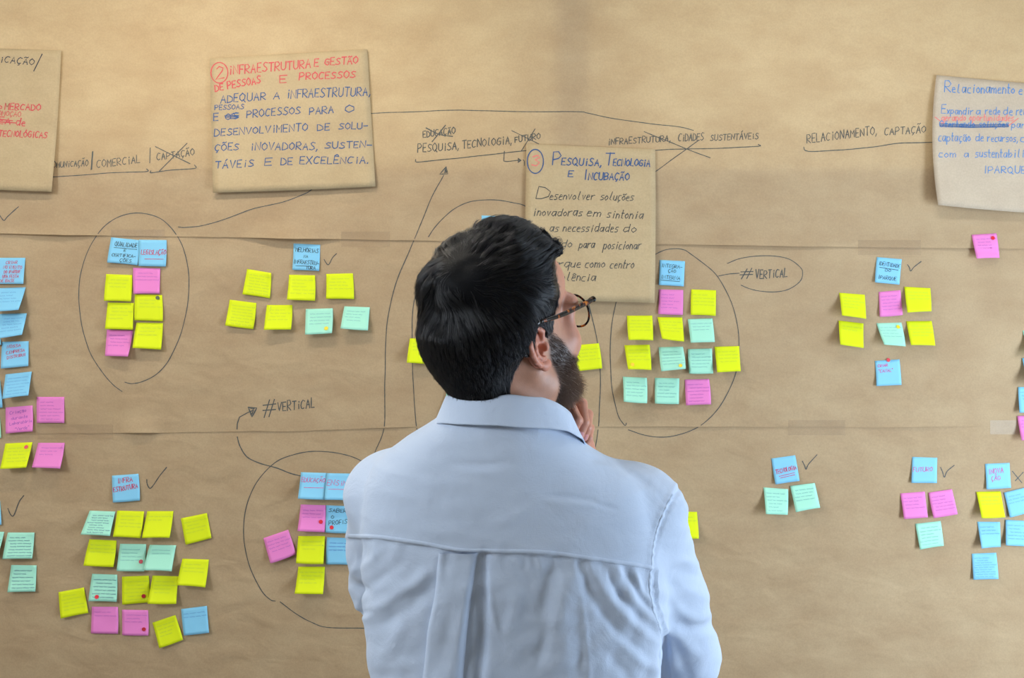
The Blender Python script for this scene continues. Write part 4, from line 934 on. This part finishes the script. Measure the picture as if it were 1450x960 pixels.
# keep only the shell that stands clear of the skin
hd = head_w(Pa.astype(np.float32)); Pa, Fa = keepfaces(Pa, Fa, hd > -.0015)
hair = keep(mesh('hair', Pa, Fa, HMAT), man)
SMAT = bpy.data.materials.new('hair_strands'); SMAT.use_nodes = True
hn = SMAT.node_tree.nodes; hn.remove(hn['Principled BSDF']); ph = nd(SMAT, 'ShaderNodeBsdfHairPrincipled'); ph.parametrization = 'COLOR'
ph.inputs['Color'].default_value = (.0012, .0012, .0018, 1); ph.inputs['Roughness'].default_value = .24; ph.inputs['Radial Roughness'].default_value = .4; ph.inputs['IOR'].default_value = 1.50
lk(SMAT, ph.outputs[0], hn['Material Output'].inputs['Surface'])
BMAT = SMAT.copy(); BMAT.name = 'beard_hair'; BMAT.node_tree.nodes['Principled Hair BSDF'].inputs['Color'].default_value = (.010, .0055, .004, 1); BMAT.node_tree.nodes['Principled Hair BSDF'].inputs['Roughness'].default_value = .45; BMAT.node_tree.nodes['Principled Hair BSDF'].inputs['IOR'].default_value = 1.30
GMAT = SMAT.copy(); GMAT.name = 'grey_hair'; GMAT.node_tree.nodes['Principled Hair BSDF'].inputs['Color'].default_value = (.45, .44, .45, 1)
def strands(name, Pts, rad, m, parent, taper=.25):
    n_, k, _ = Pts.shape
    hc = bpy.data.hair_curves.new(name); hc.add_curves([k] * n_)
    hc.position_data.foreach_set('vector', Pts.astype(np.float32).ravel())
    ra = hc.attributes.get('radius') or hc.attributes.new('radius', 'FLOAT', 'POINT')
    r = (rad * (1 - (1 - taper) * np.linspace(0, 1, k) ** 2))[None, :] * rng.uniform(.75, 1.15, (n_, 1)); ra.data.foreach_set('value', r.astype(np.float32).ravel())
    hc.materials.append(m); o = bpy.data.objects.new(name, hc); C.objects.link(o); o.parent = parent
    o.matrix_parent_inverse = Matrix.Translation(man.location).inverted() if parent is man else Matrix.Identity(4)
    o['kind'] = 'stuff'; return o
def walk(f, P, flow, length, steps, lift0, lift1, wav=.0):
    """hairs that run along the surface of f following the flow, rising from lift0 to lift1 above it"""
    out = [P.copy()]; st = length / steps; n0 = len(P); L1 = lift1
    for i in range(steps):
        g, d = grad(f, P, 8e-4); t = flow(P); t = t - (t * g).sum(1)[:, None] * g; t /= np.maximum(np.linalg.norm(t, axis=1), 1e-6)[:, None]
        P = P + t * st[:, None]; g, d = grad(f, P, 8e-4)
        want = lift0 + (L1 - lift0) * ((i + 1) / steps) ** 1.6
        P = P - g * (d - want)[:, None]; out.append(P.copy())
    return np.stack(out, 1)
def flow_hair(P):
    q = toL(P.astype(np.float32)).astype(float); r = q - HW; L = np.linalg.norm(r, axis=1, keepdims=True); rad = r / np.maximum(L, 1e-6)
    ax = np.array([.25, -.62, .74]); sw = np.cross(ax, rad)
    dn = sst(.055 - q[:, 2], -.01, .05)[:, None] * 1.6
    fw = (sst(q[:, 2], .06, .11) * sst(q[:, 1], -.10, .0))[:, None]
    wv = (np.sin(q[:, 0] * 70 + q[:, 2] * 45 + np.sin(q[:, 1] * 60) * 1.2) + 1.2 * noise2(q[:, 0] * 70 + q[:, 1] * 30, q[:, 2] * 70 - q[:, 1] * 40, 45))[:, None] * .45 * sst(q[:, 2], .02, .08)[:, None]
    t = rad + sw * (.75 * np.exp(-L / .07) + .15) + dn * np.array([0, -.12, -1.0]) + fw * np.array([.55, .7, .0]) + wv * np.cross(rad, ax)
    return t @ HR
def pick(P, F, n_, wfun):
    """random points on a quad mesh, weighted"""
    Q = P[F]; c = Q.mean(1); ar = .5 * np.linalg.norm(np.cross(Q[:, 2] - Q[:, 0], Q[:, 3] - Q[:, 1]), axis=1) * wfun(c); ar = ar / ar.sum()
    i = rng.choice(len(F), n_, p=ar); u = rng.uniform(0, 1, (n_, 1)); v = rng.uniform(0, 1, (n_, 1)); q = Q[i]
    return q[:, 0] * (1 - u) * (1 - v) + q[:, 1] * u * (1 - v) + q[:, 2] * u * v + q[:, 3] * (1 - u) * v
def clear(c): return (hair_t(toL(c.astype(np.float32))) > -.001) * 1.0
rt = pick(Pa, Fa, 40000, clear); ql_ = toL(rt.astype(np.float32))
ln = (.012 + .030 * sst(ql_[:, 2], .0, .09)) * rng.uniform(.6, 1.2, len(rt)) * (1 - .5 * sst(-ql_[:, 2], .02, .07))
tp = sst(ql_[:, 2], .03, .09); cl = noise2(ql_[:, 0] * 110 + ql_[:, 2] * 60, ql_[:, 1] * 110, 44)
lift = rng.uniform(.0002, .0020, len(rt)) + tp * (.0016 + .0030 * cl.clip(0, 1)) * rng.uniform(.3, 1, len(rt)) + (rng.uniform(0, 1, len(rt)) > .93) * rng.uniform(0, .010, len(rt)) * (.3 + .7 * tp)
hs = walk(hair_w, rt, flow_hair, ln * 1.15, 7, -.0012, lift)
gi = rng.choice(np.flatnonzero(lift < .0042), 1500, replace=False); gd = hs[gi]      # locks: hairs drawn towards shared guide hairs
near = np.concatenate([((hs[i:i + 4000, None, 3] - gd[None, :, 3]) ** 2).sum(-1).argmin(1) for i in range(0, len(hs), 4000)])
kk = (np.linspace(0, 1, 8) ** 1.3)[None, :, None] * (.25 + .5 * sst(ql_[:, 2], .0, .07))[:, None, None]
hs = hs * (1 - kk) + gd[near] * kk
strands('hair_strands', hs, .00017, SMAT, hair)
gs = rt[rng.choice(len(rt), 2600)]; gq = toL(gs.astype(np.float32)); pr = sst(.05 - gq[:, 2], 0, .06) * sst(gq[:, 1], -.09, .02) * (gq[:, 0] > 0)
gs = gs[rng.uniform(0, 1, len(gs)) < pr * .9 + .012 * (gq[:, 2] < .04)]
strands('grey_strands', walk(hair_w, gs, flow_hair, np.full(len(gs), .011), 6, .0004, np.full(len(gs), .0022)), .00009, GMAT, hair)
# beard, moustache and eyebrows
def bsurf(P): return head_w(P)
bmask = lambda c: beard_mask(toL(c.astype(np.float32))).clip(0, 1) ** 1.5
rb = pick(Ph, Fh, 13000, bmask); qb = toL(rb.astype(np.float32))
def flow_beard(P):
    q = toL(P.astype(np.float32)).astype(float)
    t = np.zeros_like(q); t[:, 2] = -1; t[:, 1] = .45; t[:, 0] = -.15 * np.sign(q[:, 0]); t += .35 * np.stack([np.sin(q[:, 1] * 300 + q[:, 2] * 200), np.cos(q[:, 2] * 260), 0 * q[:, 0]], 1)
    return t @ HR
bl = (.006 + .007 * sst(-qb[:, 2], .04, .10)) * rng.uniform(.6, 1.3, len(rb))
bs = walk(bsurf, rb, flow_beard, bl, 5, -.0005, (.005 + .008 * sst(-qb[:, 2], .04, .10)) * rng.uniform(.4, 1.3, len(rb)))
beard = strands('beard', bs, .00016, BMAT, man)
sel = rng.choice(len(bs), 260); strands('grey_strands', bs[sel] + .0004 * np.array([0, -1, 0]), .00013, GMAT, beard)
def brow_w(c):
    q = toL(c.astype(np.float32)); ax = np.abs(q[:, 0]); return ((ax > .012) & (ax < .052) & (np.abs(q[:, 2] - (.022 + .10 * (ax - .012) * (ax < .036) + .0024 * (ax >= .036) - .25 * (ax - .036) * (ax >= .036))) < .0045) & (q[:, 1] > .05)) * 1.0
re = pick(Ph, Fh, 1500, brow_w)
def flow_brow(P): q = toL(P.astype(np.float32)).astype(float); t = np.zeros_like(q); t[:, 0] = np.sign(q[:, 0]); t[:, 2] = .25; return t @ HR
strands('eyebrows', walk(bsurf, re, flow_brow, np.full(len(re), .008), 4, 0, np.full(len(re), .002)), .00016, SMAT, man)
EYE = mat('eye_white', srgb(235, 232, 228), .1); IRIS = mat('dark_iris', srgb(60, 38, 24), .1)
for s in (1, -1):
    def ef(P, s=s): return elli(toL(P), (s * .031, .0765, -.002), (.0128, .0128, .0128))
    c = toW((s * .031, .0765, -.002)); a, b = surface(ef, c - .016, c + .016, .0016); q = toL(a.astype(np.float32))
    e = keep(mesh('eye', a, b, EYE), man); e.data.materials.append(IRIS)
    ir = np.hypot(q[:, 0] - s * .031, q[:, 2] + .002) < .0058; ir &= q[:, 1] > .08
    e.data.polygons.foreach_set('material_index', ir[b].all(1).astype(np.int32))

# ------------------------------------------------------------------ clothes
FAB = mat('white_shirt_cotton', srgb(190, 203, 224), .85); fb = FAB.node_tree.nodes['Principled BSDF']
fb.inputs['Sheen Weight'].default_value = .15; fb.inputs['Specular IOR Level'].default_value = .2
g5 = nd(FAB, 'ShaderNodeNewGeometry'); mpa = nd(FAB, 'ShaderNodeMapping'); mpa.inputs['Scale'].default_value = (260, 260, 1500); mpb = nd(FAB, 'ShaderNodeMapping'); mpb.inputs['Scale'].default_value = (1500, 260, 260)
na = nd(FAB, 'ShaderNodeTexNoise'); nb = nd(FAB, 'ShaderNodeTexNoise'); na.inputs['Scale'].default_value = 1; nb.inputs['Scale'].default_value = 1
for mp_, nn_ in ((mpa, na), (mpb, nb)): lk(FAB, g5.outputs['Position'], mp_.inputs['Vector']); lk(FAB, mp_.outputs[0], nn_.inputs['Vector']); nn_.inputs['Detail'].default_value = 2
ad = nd(FAB, 'ShaderNodeMath', operation='ADD'); lk(FAB, na.outputs['Fac'], ad.inputs[0]); lk(FAB, nb.outputs['Fac'], ad.inputs[1])
bb = nd(FAB, 'ShaderNodeBump'); bb.inputs['Strength'].default_value = .35; bb.inputs['Distance'].default_value = .0006; lk(FAB, ad.outputs[0], bb.inputs['Height'])
nw = nd(FAB, 'ShaderNodeTexNoise'); nw.inputs['Scale'].default_value = 22; nw.inputs['Detail'].default_value = 4; nw.inputs['Distortion'].default_value = 1.2; lk(FAB, g5.outputs['Position'], nw.inputs['Vector'])
bw = nd(FAB, 'ShaderNodeBump'); bw.inputs['Strength'].default_value = .30; bw.inputs['Distance'].default_value = .006; lk(FAB, nw.outputs['Fac'], bw.inputs['Height']); lk(FAB, bw.outputs[0], bb.inputs['Normal']); lk(FAB, bb.outputs[0], fb.inputs['Normal'])
def shirt_w(P):
    d = smin(torso(P), cap(P, np.array([0, -1.253, 1.470]), NB, .070, .072), .03); d = smin(d, arm(P, SHR, ELR, WRR, .006), .022); d = smin(d, arm(P, SHL, ELL, WRL, .004), .020)
    for S in (SHR, SHL): d = smin(d, elli(P, S + np.array([0, 0, .000]), (.062, .062, .050)), .02)
    return d
def proj(P):
    d = P[..., 1] - CAM[1]; return 725 + (P[..., 0] - CAM[0]) / (PX * d), 480 - (P[..., 2] - CAM[2]) / (PX * d)
YOKE = np.array([(440, 758), (487, 762), (540, 764), (600, 773), (650, 782), (690, 784), (760, 785), (800, 789), (850, 796), (900, 803), (930, 808), (1100, 830)], float)
def yoke_y(x): return np.interp(x, YOKE[:, 0], YOKE[:, 1])
SLV = np.array([(962, 690), (955, 702), (945, 722), (934, 748), (928, 775), (926, 810), (927, 845), (934, 880), (946, 906), (942, 935), (944, 970), (946, 1100)], float)
def slv_x(y): return np.interp(y, SLV[:, 1], SLV[:, 0])
FOLDS = [  # points, height mm (minus: valley), half width px
    ([(772, 702), (800, 703), (842, 709)], -2.2, 3.2), ([(842, 713), (872, 720)], -1.6, 2.6), ([(776, 709), (840, 716)], 1.2, 5), ([(640, 655), (680, 659), (722, 655)], -1.8, 6), ([(640, 667), (700, 670)], 1.0, 7),
    ([(700, 745), (760, 715)], 1.0, 8), ([(850, 655), (900, 668), (945, 700)], 1.3, 6), ([(835, 648), (880, 662), (925, 690)], -1.5, 5), ([(560, 660), (520, 700)], .8, 10),
    ([(838, 798), (862, 845), (905, 890), (935, 912)], 4.0, 8), ([(822, 800), (842, 850), (885, 905), (925, 932)], -3.5, 8), ([(870, 804), (893, 842), (925, 878), (940, 895)], 3.6, 7), ([(856, 802), (876, 842), (912, 882)], -3.0, 5), ([(896, 808), (915, 845), (934, 868)], 2.6, 5),
    ([(885, 806), (905, 842), (925, 866)], -2.4, 4), ([(790, 792), (774, 850), (768, 960)], -3.5, 11), ([(812, 798), (800, 870), (805, 960)], 2.4, 12), ([(824, 845), (830, 900), (835, 970)], 1.8, 4), ([(690, 790), (694, 850), (706, 905)], 2.0, 4), ([(686, 788), (684, 850), (678, 960), (676, 1100)], -7.0, 8),
    ([(880, 905), (905, 935), (930, 948)], 3.0, 8), ([(860, 925), (890, 960), (900, 1000)], -2.6, 9), ([(944, 905), (941, 930), (943, 965), (944, 1010)], -7.0, 6), ([(930, 930), (928, 970)], 3.5, 8),
    ([(612, 806), (570, 838), (520, 868), (500, 876)], 3.2, 9), ([(606, 836), (565, 870), (530, 890)], -2.6, 9), ([(600, 865), (560, 905), (540, 940)], 2.6, 11), ([(560, 800), (530, 825), (500, 842)], -2.5, 8), ([(545, 775), (515, 800), (492, 810)], 2.4, 7), ([(500, 770), (505, 790), (498, 815)], 2.0, 4), ([(512, 770), (514, 790)], -1.6, 3), ([(528, 772), (532, 790)], 1.3, 3),
    ([(560, 930), (590, 960), (600, 1000)], 2.0, 10), ([(520, 900), (530, 960)], 2.0, 9), ([(496, 835), (508, 850), (500, 866)], 3.0, 6), ([(500, 826), (520, 840)], -3.0, 5), ([(500, 872), (525, 866)], -3.5, 5),
    ([(722, 800), (730, 870), (726, 960)], 1.6, 14), ([(750, 800), (745, 880)], -1.4, 12),
    ([(985, 800), (965, 793), (945, 800)], 2.4, 6), ([(998, 818), (970, 812)], -2.0, 6), ([(1003, 845), (975, 835), (950, 812)], 2.0, 8), ([(1010, 864), (990, 876), (968, 868), (952, 850)], 4.2, 8), ([(1004, 884), (980, 892), (960, 884)], -3.5, 8), ([(1012, 905), (990, 925), (965, 905), (948, 888)], 3.0, 9), ([(975, 960), (960, 920), (947, 900)], -3.5, 8), ([(1000, 930), (985, 960)], 2.0, 10), ([(965, 705), (985, 745)], 1.5, 6)]
for i in range(11):     # gathers under the yoke and puckers along the sleeve seam
    x = 700 + i * 22 + R.uniform(-6, 6); FOLDS.append(([(x, yoke_y(x) + 3), (x + R.uniform(2, 12), yoke_y(x) + R.uniform(16, 34))], 1.1 + i * .08, 3.5))
for i in range(19):
    y = 700 + i * 10.6 + R.uniform(-2, 2); x = slv_x(y); FOLDS.append(([(x - 9, y - 1), (x + 5, y + 2)], R.uniform(.9, 1.7), 2.6))
def segdist(x, y, pts):
    d = np.full(x.shape, 1e9); tt = np.zeros(x.shape); n_ = len(pts) - 1
    for i in range(n_):
        ax, ay = pts[i]; bx, by = pts[i + 1]; dx, dy = bx - ax, by - ay; l2 = dx * dx + dy * dy
        t = np.clip(((x - ax) * dx + (y - ay) * dy) / l2, 0, 1); e = np.hypot(x - ax - t * dx, y - ay - t * dy); m = e < d; d = np.where(m, e, d); tt = np.where(m, (i + t) / n_, tt)
    return d, tt
def drape(P, Nrm):
    """cloth relief of the back, in metres, from where a point lies on the shirt"""
    x, y = proj(P); w_ = sst(-Nrm[:, 1], -.25, .15); h = np.zeros(len(P))
    for pts, amp, sg in FOLDS:
        xs_ = [p[0] for p in pts]; ys_ = [p[1] for p in pts]
        k = (x > min(xs_) - 4 * sg) & (x < max(xs_) + 4 * sg) & (y > min(ys_) - 4 * sg) & (y < max(ys_) + 4 * sg)
        if not k.any(): continue
        P_ = catmull(pts, 5) if len(pts) > 2 else np.array(pts, float)
        d, t = segdist(x[k], y[k], P_); h[k] += amp * 1e-3 * np.exp(-(d / sg) ** 2) * (.25 + .75 * np.sin(np.pi * np.clip(t, .04, .96)) ** .6)
    below = sst(y - yoke_y(x), -1.5, 2.5) * (x < slv_x(y) + 4)
    h -= .0022 * below
    h += below * (.0016 * noise2(x / 16. + y / 60., y / 55., 31) + .0012 * noise2(x / 40. + y / 30., y / 26., 32)) + .0007 * noise2(x / 40., y / 16., 33)
    rgt = (x > slv_x(y)) & (y > 700); h += np.where(rgt, .0016 * noise2(x / 30. + y / 40., y / 15., 35), 0)
    ds, _ = segdist(x, y, SLV[:-2]); h += -.0016 * np.exp(-((ds) / 3.0) ** 2) + .0012 * np.exp(-((ds - 6) / 4) ** 2) * (x < slv_x(y))
    return h * w_
Ps, Fs = surface(shirt_w, (-.30, -1.40, .80), (.33, -.92, 1.49), .0030)
gN, _ = grad(shirt_w, Ps); Ps = Ps + gN * drape(Ps, gN)[:, None]
rN = np.hypot(Ps[:, 0] - .0, Ps[:, 1] + 1.25)
wr = [(WRR - ELR) / np.linalg.norm(WRR - ELR), (WRL - ELL) / np.linalg.norm(WRL - ELL)]
ok = ~((Ps[:, 2] > 1.484) & (rN < .095)) & (Ps[:, 2] > .815) & ~(((Ps - WRR) @ wr[0] > .012) & (np.linalg.norm(Ps - WRR, axis=1) < .065) & (torso(Ps) > .012)) & ~(((Ps - WRL) @ wr[1] > .012) & (np.linalg.norm(Ps - WRL, axis=1) < .065) & (torso(Ps) > .012))
Ps, Fs = keepfaces(Ps, Fs, ok)
shirt = keep(mesh('shirt', Ps, Fs, FAB), man)
def hit(px, py):
    """where the line of sight of a photograph pixel meets the shirt; gives point and normal"""
    px = np.asarray(px, float).ravel(); py = np.asarray(py, float).ravel()
    dr = np.stack([(px - 725) * PX, np.ones_like(px), -(py - 480) * PX], 1); dr /= np.linalg.norm(dr, axis=1)[:, None]; P = CAM + dr * .90
    for _ in range(60): P = P + dr * (shirt_w(P.astype(np.float32)).clip(-.02, .05) * .75)[:, None]
    g, _ = grad(shirt_w, P); return P + g * drape(P, g)[:, None], g
def sub(name, V, F, m, parent):      # a child of a child of the man, in world coordinates
    o = mesh(name, V, F, m, parent); o.matrix_parent_inverse = Matrix.Identity(4); return o
def strip(name, pts, w0, h, parent):
    """a narrow raised band of cloth along a line on the shirt"""
    c = catmull(pts, 14); T_ = np.gradient(c, axis=0); T_ /= np.hypot(T_[:, 0], T_[:, 1])[:, None]; Nn = np.stack([-T_[:, 1], T_[:, 0]], 1)
    k = 5; rows = []
    for j, (o_, hh) in enumerate(((-1, -.0004), (-.85, h), (0, h * 1.15), (.85, h), (1, -.0004))):
        q = c + Nn * w0 / 2 * o_; p, g = hit(q[:, 0], q[:, 1]); rows.append(p + g * (hh + (.0003 * noise2(c[:, 0] / 5, c[:, 1] / 5, 8) if abs(o_) < 1 else 0) if np.isscalar(hh) else hh)[:, None] if not np.isscalar(hh) or abs(o_) < 1 else p + g * hh)
    V = np.stack(rows, 1); return sub(name, V.reshape(-1, 3), grid_faces(len(c), k), FAB, parent)
strip('yoke_seam', [(494, 759), (540, 761), (600, 770), (650, 779), (690, 780.5), (760, 781.5), (800, 785.5), (850, 792.5), (900, 799.5), (924, 804)], 6.5, .0006, shirt)
strip('sleeve_seam', [(952, 702), (943, 720), (932, 746), (925, 773), (922.5, 808), (923.5, 843), (930, 878), (939, 897)], 5.5, .0004, shirt)
# box pleat hanging from the yoke
v = np.linspace(0, 1, 60); u = np.linspace(0, 1, 17); U, Vv = np.meshgrid(u, v, indexing='ij')
yy = 783 + Vv * 400; lx = np.interp(yy, [783, 800, 850, 900, 960, 1200], [620, 618, 613, 603, 597, 585]); rx = np.interp(yy, [783, 800, 850, 900, 960, 1200], [678, 674, 667, 661, 656, 650])
pxx = lx + (rx - lx) * U; p, g = hit(pxx, yy); pr_ = np.clip(np.minimum(U, 1 - U) * 9, 0, 1).ravel()
hh = (.0034 + .0060 * np.minimum(1, Vv * 4 + .15) * 1).ravel() * pr_ ** .6 + .0022 * (np.sin(U * 7 + Vv * 9) * Vv).ravel() * pr_ + .0010 * noise2(U * 4, Vv * 9, 3).ravel() * pr_ - .001 * (1 - pr_)
sub('box_pleat', p + g * hh[:, None], grid_faces(17, 60)[:, ::-1], FAB, shirt)
# collar: folded band round the neck
def collar():
    ph_ = np.radians(np.array([-215, -180, -150, -120, -90, -60, -45, -20, 0, 30, 60, 85])); 
    tz = [1.478, 1.5065, 1.5120, 1.5135, 1.5120, 1.5080, 1.5020, 1.4860, 1.4680, 1.452, 1.440, 1.432]
    bz = [1.430, 1.4680, 1.4740, 1.4765, 1.4750, 1.4710, 1.4670, 1.4530, 1.4380, 1.415, 1.405, 1.395]
    t = np.linspace(ph_[0], ph_[-1], 90); TZ_ = np.interp(t, ph_, tz); BZ = np.interp(t, ph_, bz)
    prof = [(.0, 0, -.002), (.25, .0, -.0015), (.6, 0, -.001), (.92, 0, 0), (1.0, .0015, .003), (.97, .0045, .005), (.7, .0065, .006), (.35, .0095, .007), (.05, .0125, .008), (.0, .0130, .0085), (.01, .0110, .0075)]
    V = []
    for f, o1, _ in prof:
        z = BZ + (TZ_ - BZ) * f; r = .0128 * (1 - f)
        V.append(np.stack([-.003 + (.0785 + o1 + r * .6) * np.cos(t), -1.252 + (.0660 + o1 + r * .6) * np.sin(t), z + .0008 * noise2(t * 4, t * 0 + f * 3, 6)], 1))
    V = np.stack(V, 1); return V.reshape(-1, 3), grid_faces(90, len(prof))
V, F = collar(); sub('collar', V, F, FAB, shirt)
# shirt front: button placket and buttons
PB = mat('shirt_button', srgb(232, 232, 236), .3)
for k in range(6):
    z = 1.36 - k * .085; c = T(0, .15, z); P = np.array([c]); 
    for _ in range(30): g, d = grad(shirt_w, P); P = P - g * d[:, None]
    t = np.linspace(0, 2 * math.pi, 13)[:-1]; g = g[0]; sx = np.cross(g, [0, 0, 1]); sx /= np.linalg.norm(sx); sz = np.cross(sx, g); c = P[0]
    ring = lambda r, h: c + g * h + r * (np.cos(t)[:, None] * sx + np.sin(t)[:, None] * sz)
    V = np.vstack([ring(.0055, -.001), ring(.0055, .0016), ring(.0045, .0022), ring(.0010, .0016)])
    F = [(a * 12 + i, a * 12 + (i + 1) % 12, a * 12 + 12 + (i + 1) % 12, a * 12 + 12 + i) for a in range(3) for i in range(12)] + [tuple(36 + i for i in range(12))]
    sub('button', V, F, PB, shirt)
JEAN = mat('dark_trouser_cloth', srgb(44, 50, 66), .85); SHOE = mat('brown_leather', srgb(74, 48, 34), .4)
def tr_w(P):
    d = smax(legs(P, .004), P[..., 2] - .92, .01); return smax(d, .05 - P[..., 2], .01)
a, b = surface(tr_w, (-.26, -1.36, .03), (.28, -1.03, 1.0), .008); keep(mesh('trousers', a, b, JEAN), man)
for s in (1, -1):
    f = FZ[s]; a, b = surface(lambda P: shoe(P, s), (f[0] - .1, f[1] - .14, -.01), (f[0] + .12, f[1] + .24, .13), .005); keep(mesh('shoe', a, b, SHOE), man)

# ------------------------------------------------------------------ eyeglasses
TORT = mat('tortoiseshell_acetate', (.02, .01, .006), .22); tb = TORT.node_tree.nodes['Principled BSDF']; tb.inputs['Specular IOR Level'].default_value = .2
gt = nd(TORT, 'ShaderNodeNewGeometry'); nt = nd(TORT, 'ShaderNodeTexNoise'); nt.inputs['Scale'].default_value = 120; nt.inputs['Detail'].default_value = 2; lk(TORT, gt.outputs['Position'], nt.inputs['Vector'])
ct = nd(TORT, 'ShaderNodeValToRGB'); ct.color_ramp.elements[0].position = .50; ct.color_ramp.elements[0].color = (.010, .006, .004, 1); ct.color_ramp.elements[1].position = .70; ct.color_ramp.elements[1].color = (.5, .15, .012, 1)
e_ = ct.color_ramp.elements.new(.58); e_.color = (.12, .022, .008, 1); lk(TORT, nt.outputs['Fac'], ct.inputs['Fac']); lk(TORT, ct.outputs[0], tb.inputs['Base Color'])
LENS = GLASS.copy(); LENS.name = 'clear_lens'
BLK = mat('dark_temple_tip', (.01, .009, .009), .2); COP = mat('copper_rivet', srgb(150, 84, 50), .3, Metallic=.8)
gl = empty('eyeglasses', toW((0, .105, 0)), 'tortoiseshell round eyeglasses worn by the bearded man', 'glasses')
def tube(name, pts, rr, m, parent, closed=False, k=10, flat=None, local=True):
    P = np.array(pts, float); n_ = len(P); rr = np.broadcast_to(np.asarray(rr, float), (n_,))
    T_ = (np.roll(P, -1, 0) - np.roll(P, 1, 0)) if closed else np.gradient(P, axis=0); T_ /= np.linalg.norm(T_, axis=1)[:, None]
    up = np.array([0, 1.0, 0]) if flat is None else np.array(flat, float)
    S = np.cross(T_, up); S /= np.linalg.norm(S, axis=1)[:, None]; U_ = np.cross(S, T_); t = np.linspace(0, 2 * math.pi, k, endpoint=False)
    fl = 1.0 if flat is None else .45
    V = P[:, None] + rr[:, None, None] * (np.cos(t)[None, :, None] * S[:, None] + fl * np.sin(t)[None, :, None] * U_[:, None])
    V = V.reshape(-1, 3); F = [(i * k + j, i * k + (j + 1) % k, ((i + 1) % n_) * k + (j + 1) % k, ((i + 1) % n_) * k + j) for i in range(n_ if closed else n_ - 1) for j in range(k)]
    if not closed: F += [tuple(range(k))[::-1], tuple(range((n_ - 1) * k, n_ * k))]
    o = mesh(name, toW(V) if local else V, F, m); keep(o, gl); return o
GY = .113
for s in (1, -1):
    t = np.linspace(0, 2 * math.pi, 40, endpoint=False); cx, cz = s * .0355, -.002
    rim = [(cx + .0245 * math.copysign(abs(math.cos(a)) ** .92, math.cos(a)), GY - .004 * (abs(cx + .0245 * math.cos(a)) / .06) ** 2, cz + .0225 * math.sin(a)) for a in t]
    fr = tube('rim', rim, .0015, TORT, gl, True)
    ln_ = np.array([(cx, GY, cz)] + [(cx + .023 * math.cos(a), GY - .004 * (abs(cx + .023 * math.cos(a)) / .06) ** 2, cz + .021 * math.sin(a)) for a in t]); b2 = ln_ - np.array([0, .0015, 0])
    F = [(0, 1 + i, 1 + (i + 1) % 40) for i in range(40)] + [(41, 42 + (i + 1) % 40, 42 + i) for i in range(40)] + [(1 + i, 42 + i, 42 + (i + 1) % 40, 1 + (i + 1) % 40) for i in range(40)]
    keep(mesh('lens', toW(np.vstack([ln_, b2])), F, LENS), gl)
    HX = (s * .0730, GY - .006, .014)
    tube('end_piece', [(s * .0585, GY - .003, .008), (s * .065, GY - .002, .012), (s * .0715, GY - .004, .0140), HX], [.0026, .0038, .0042, .0034], TORT, gl)
    et = np.array([s * .0872, -.020, .022])
    tp = [HX, (s * .0785, .070, .0155), (s * .0840, .035, .0170), (s * .0870, .004, .0195), et]
    tube('temple', catmull(tp, 8), np.interp(np.linspace(0, 1, 33), [0, .5, 1], [.0036, .0034, .0022]), TORT, gl, flat=(1, 0, 0))
    tt = catmull([et, (s * .0835, -.034, .018), (s * .0800, -.043, .006), (s * .0800, -.0480, -.014)], 6)
    tube('temple_tip', tt, np.interp(np.linspace(0, 1, len(tt)), [0, .6, .9, 1], [.0022, .0032, .0048, .0036]), BLK, gl, flat=(1, 0, 0))
tube('bridge', catmull([(-.0125, GY, .004), (-.006, GY + .001, .0085), (0, GY + .001, .0095), (.006, GY + .001, .0085), (.0125, GY, .004)], 5), .0021, TORT, gl)
print('CHK ear', proj(toW(EAR[1][0])), 'hinge', proj(toW((.0715, GY - .006, .009))), 'crown', proj(toW((0, 0, .118))), 'chin', proj(toW((0, .09, -.118))))

print('BEARD', bs.min((0,1)), bs.max((0,1)), len(rb), np.isnan(bs).any(), beard.matrix_world, man.location)
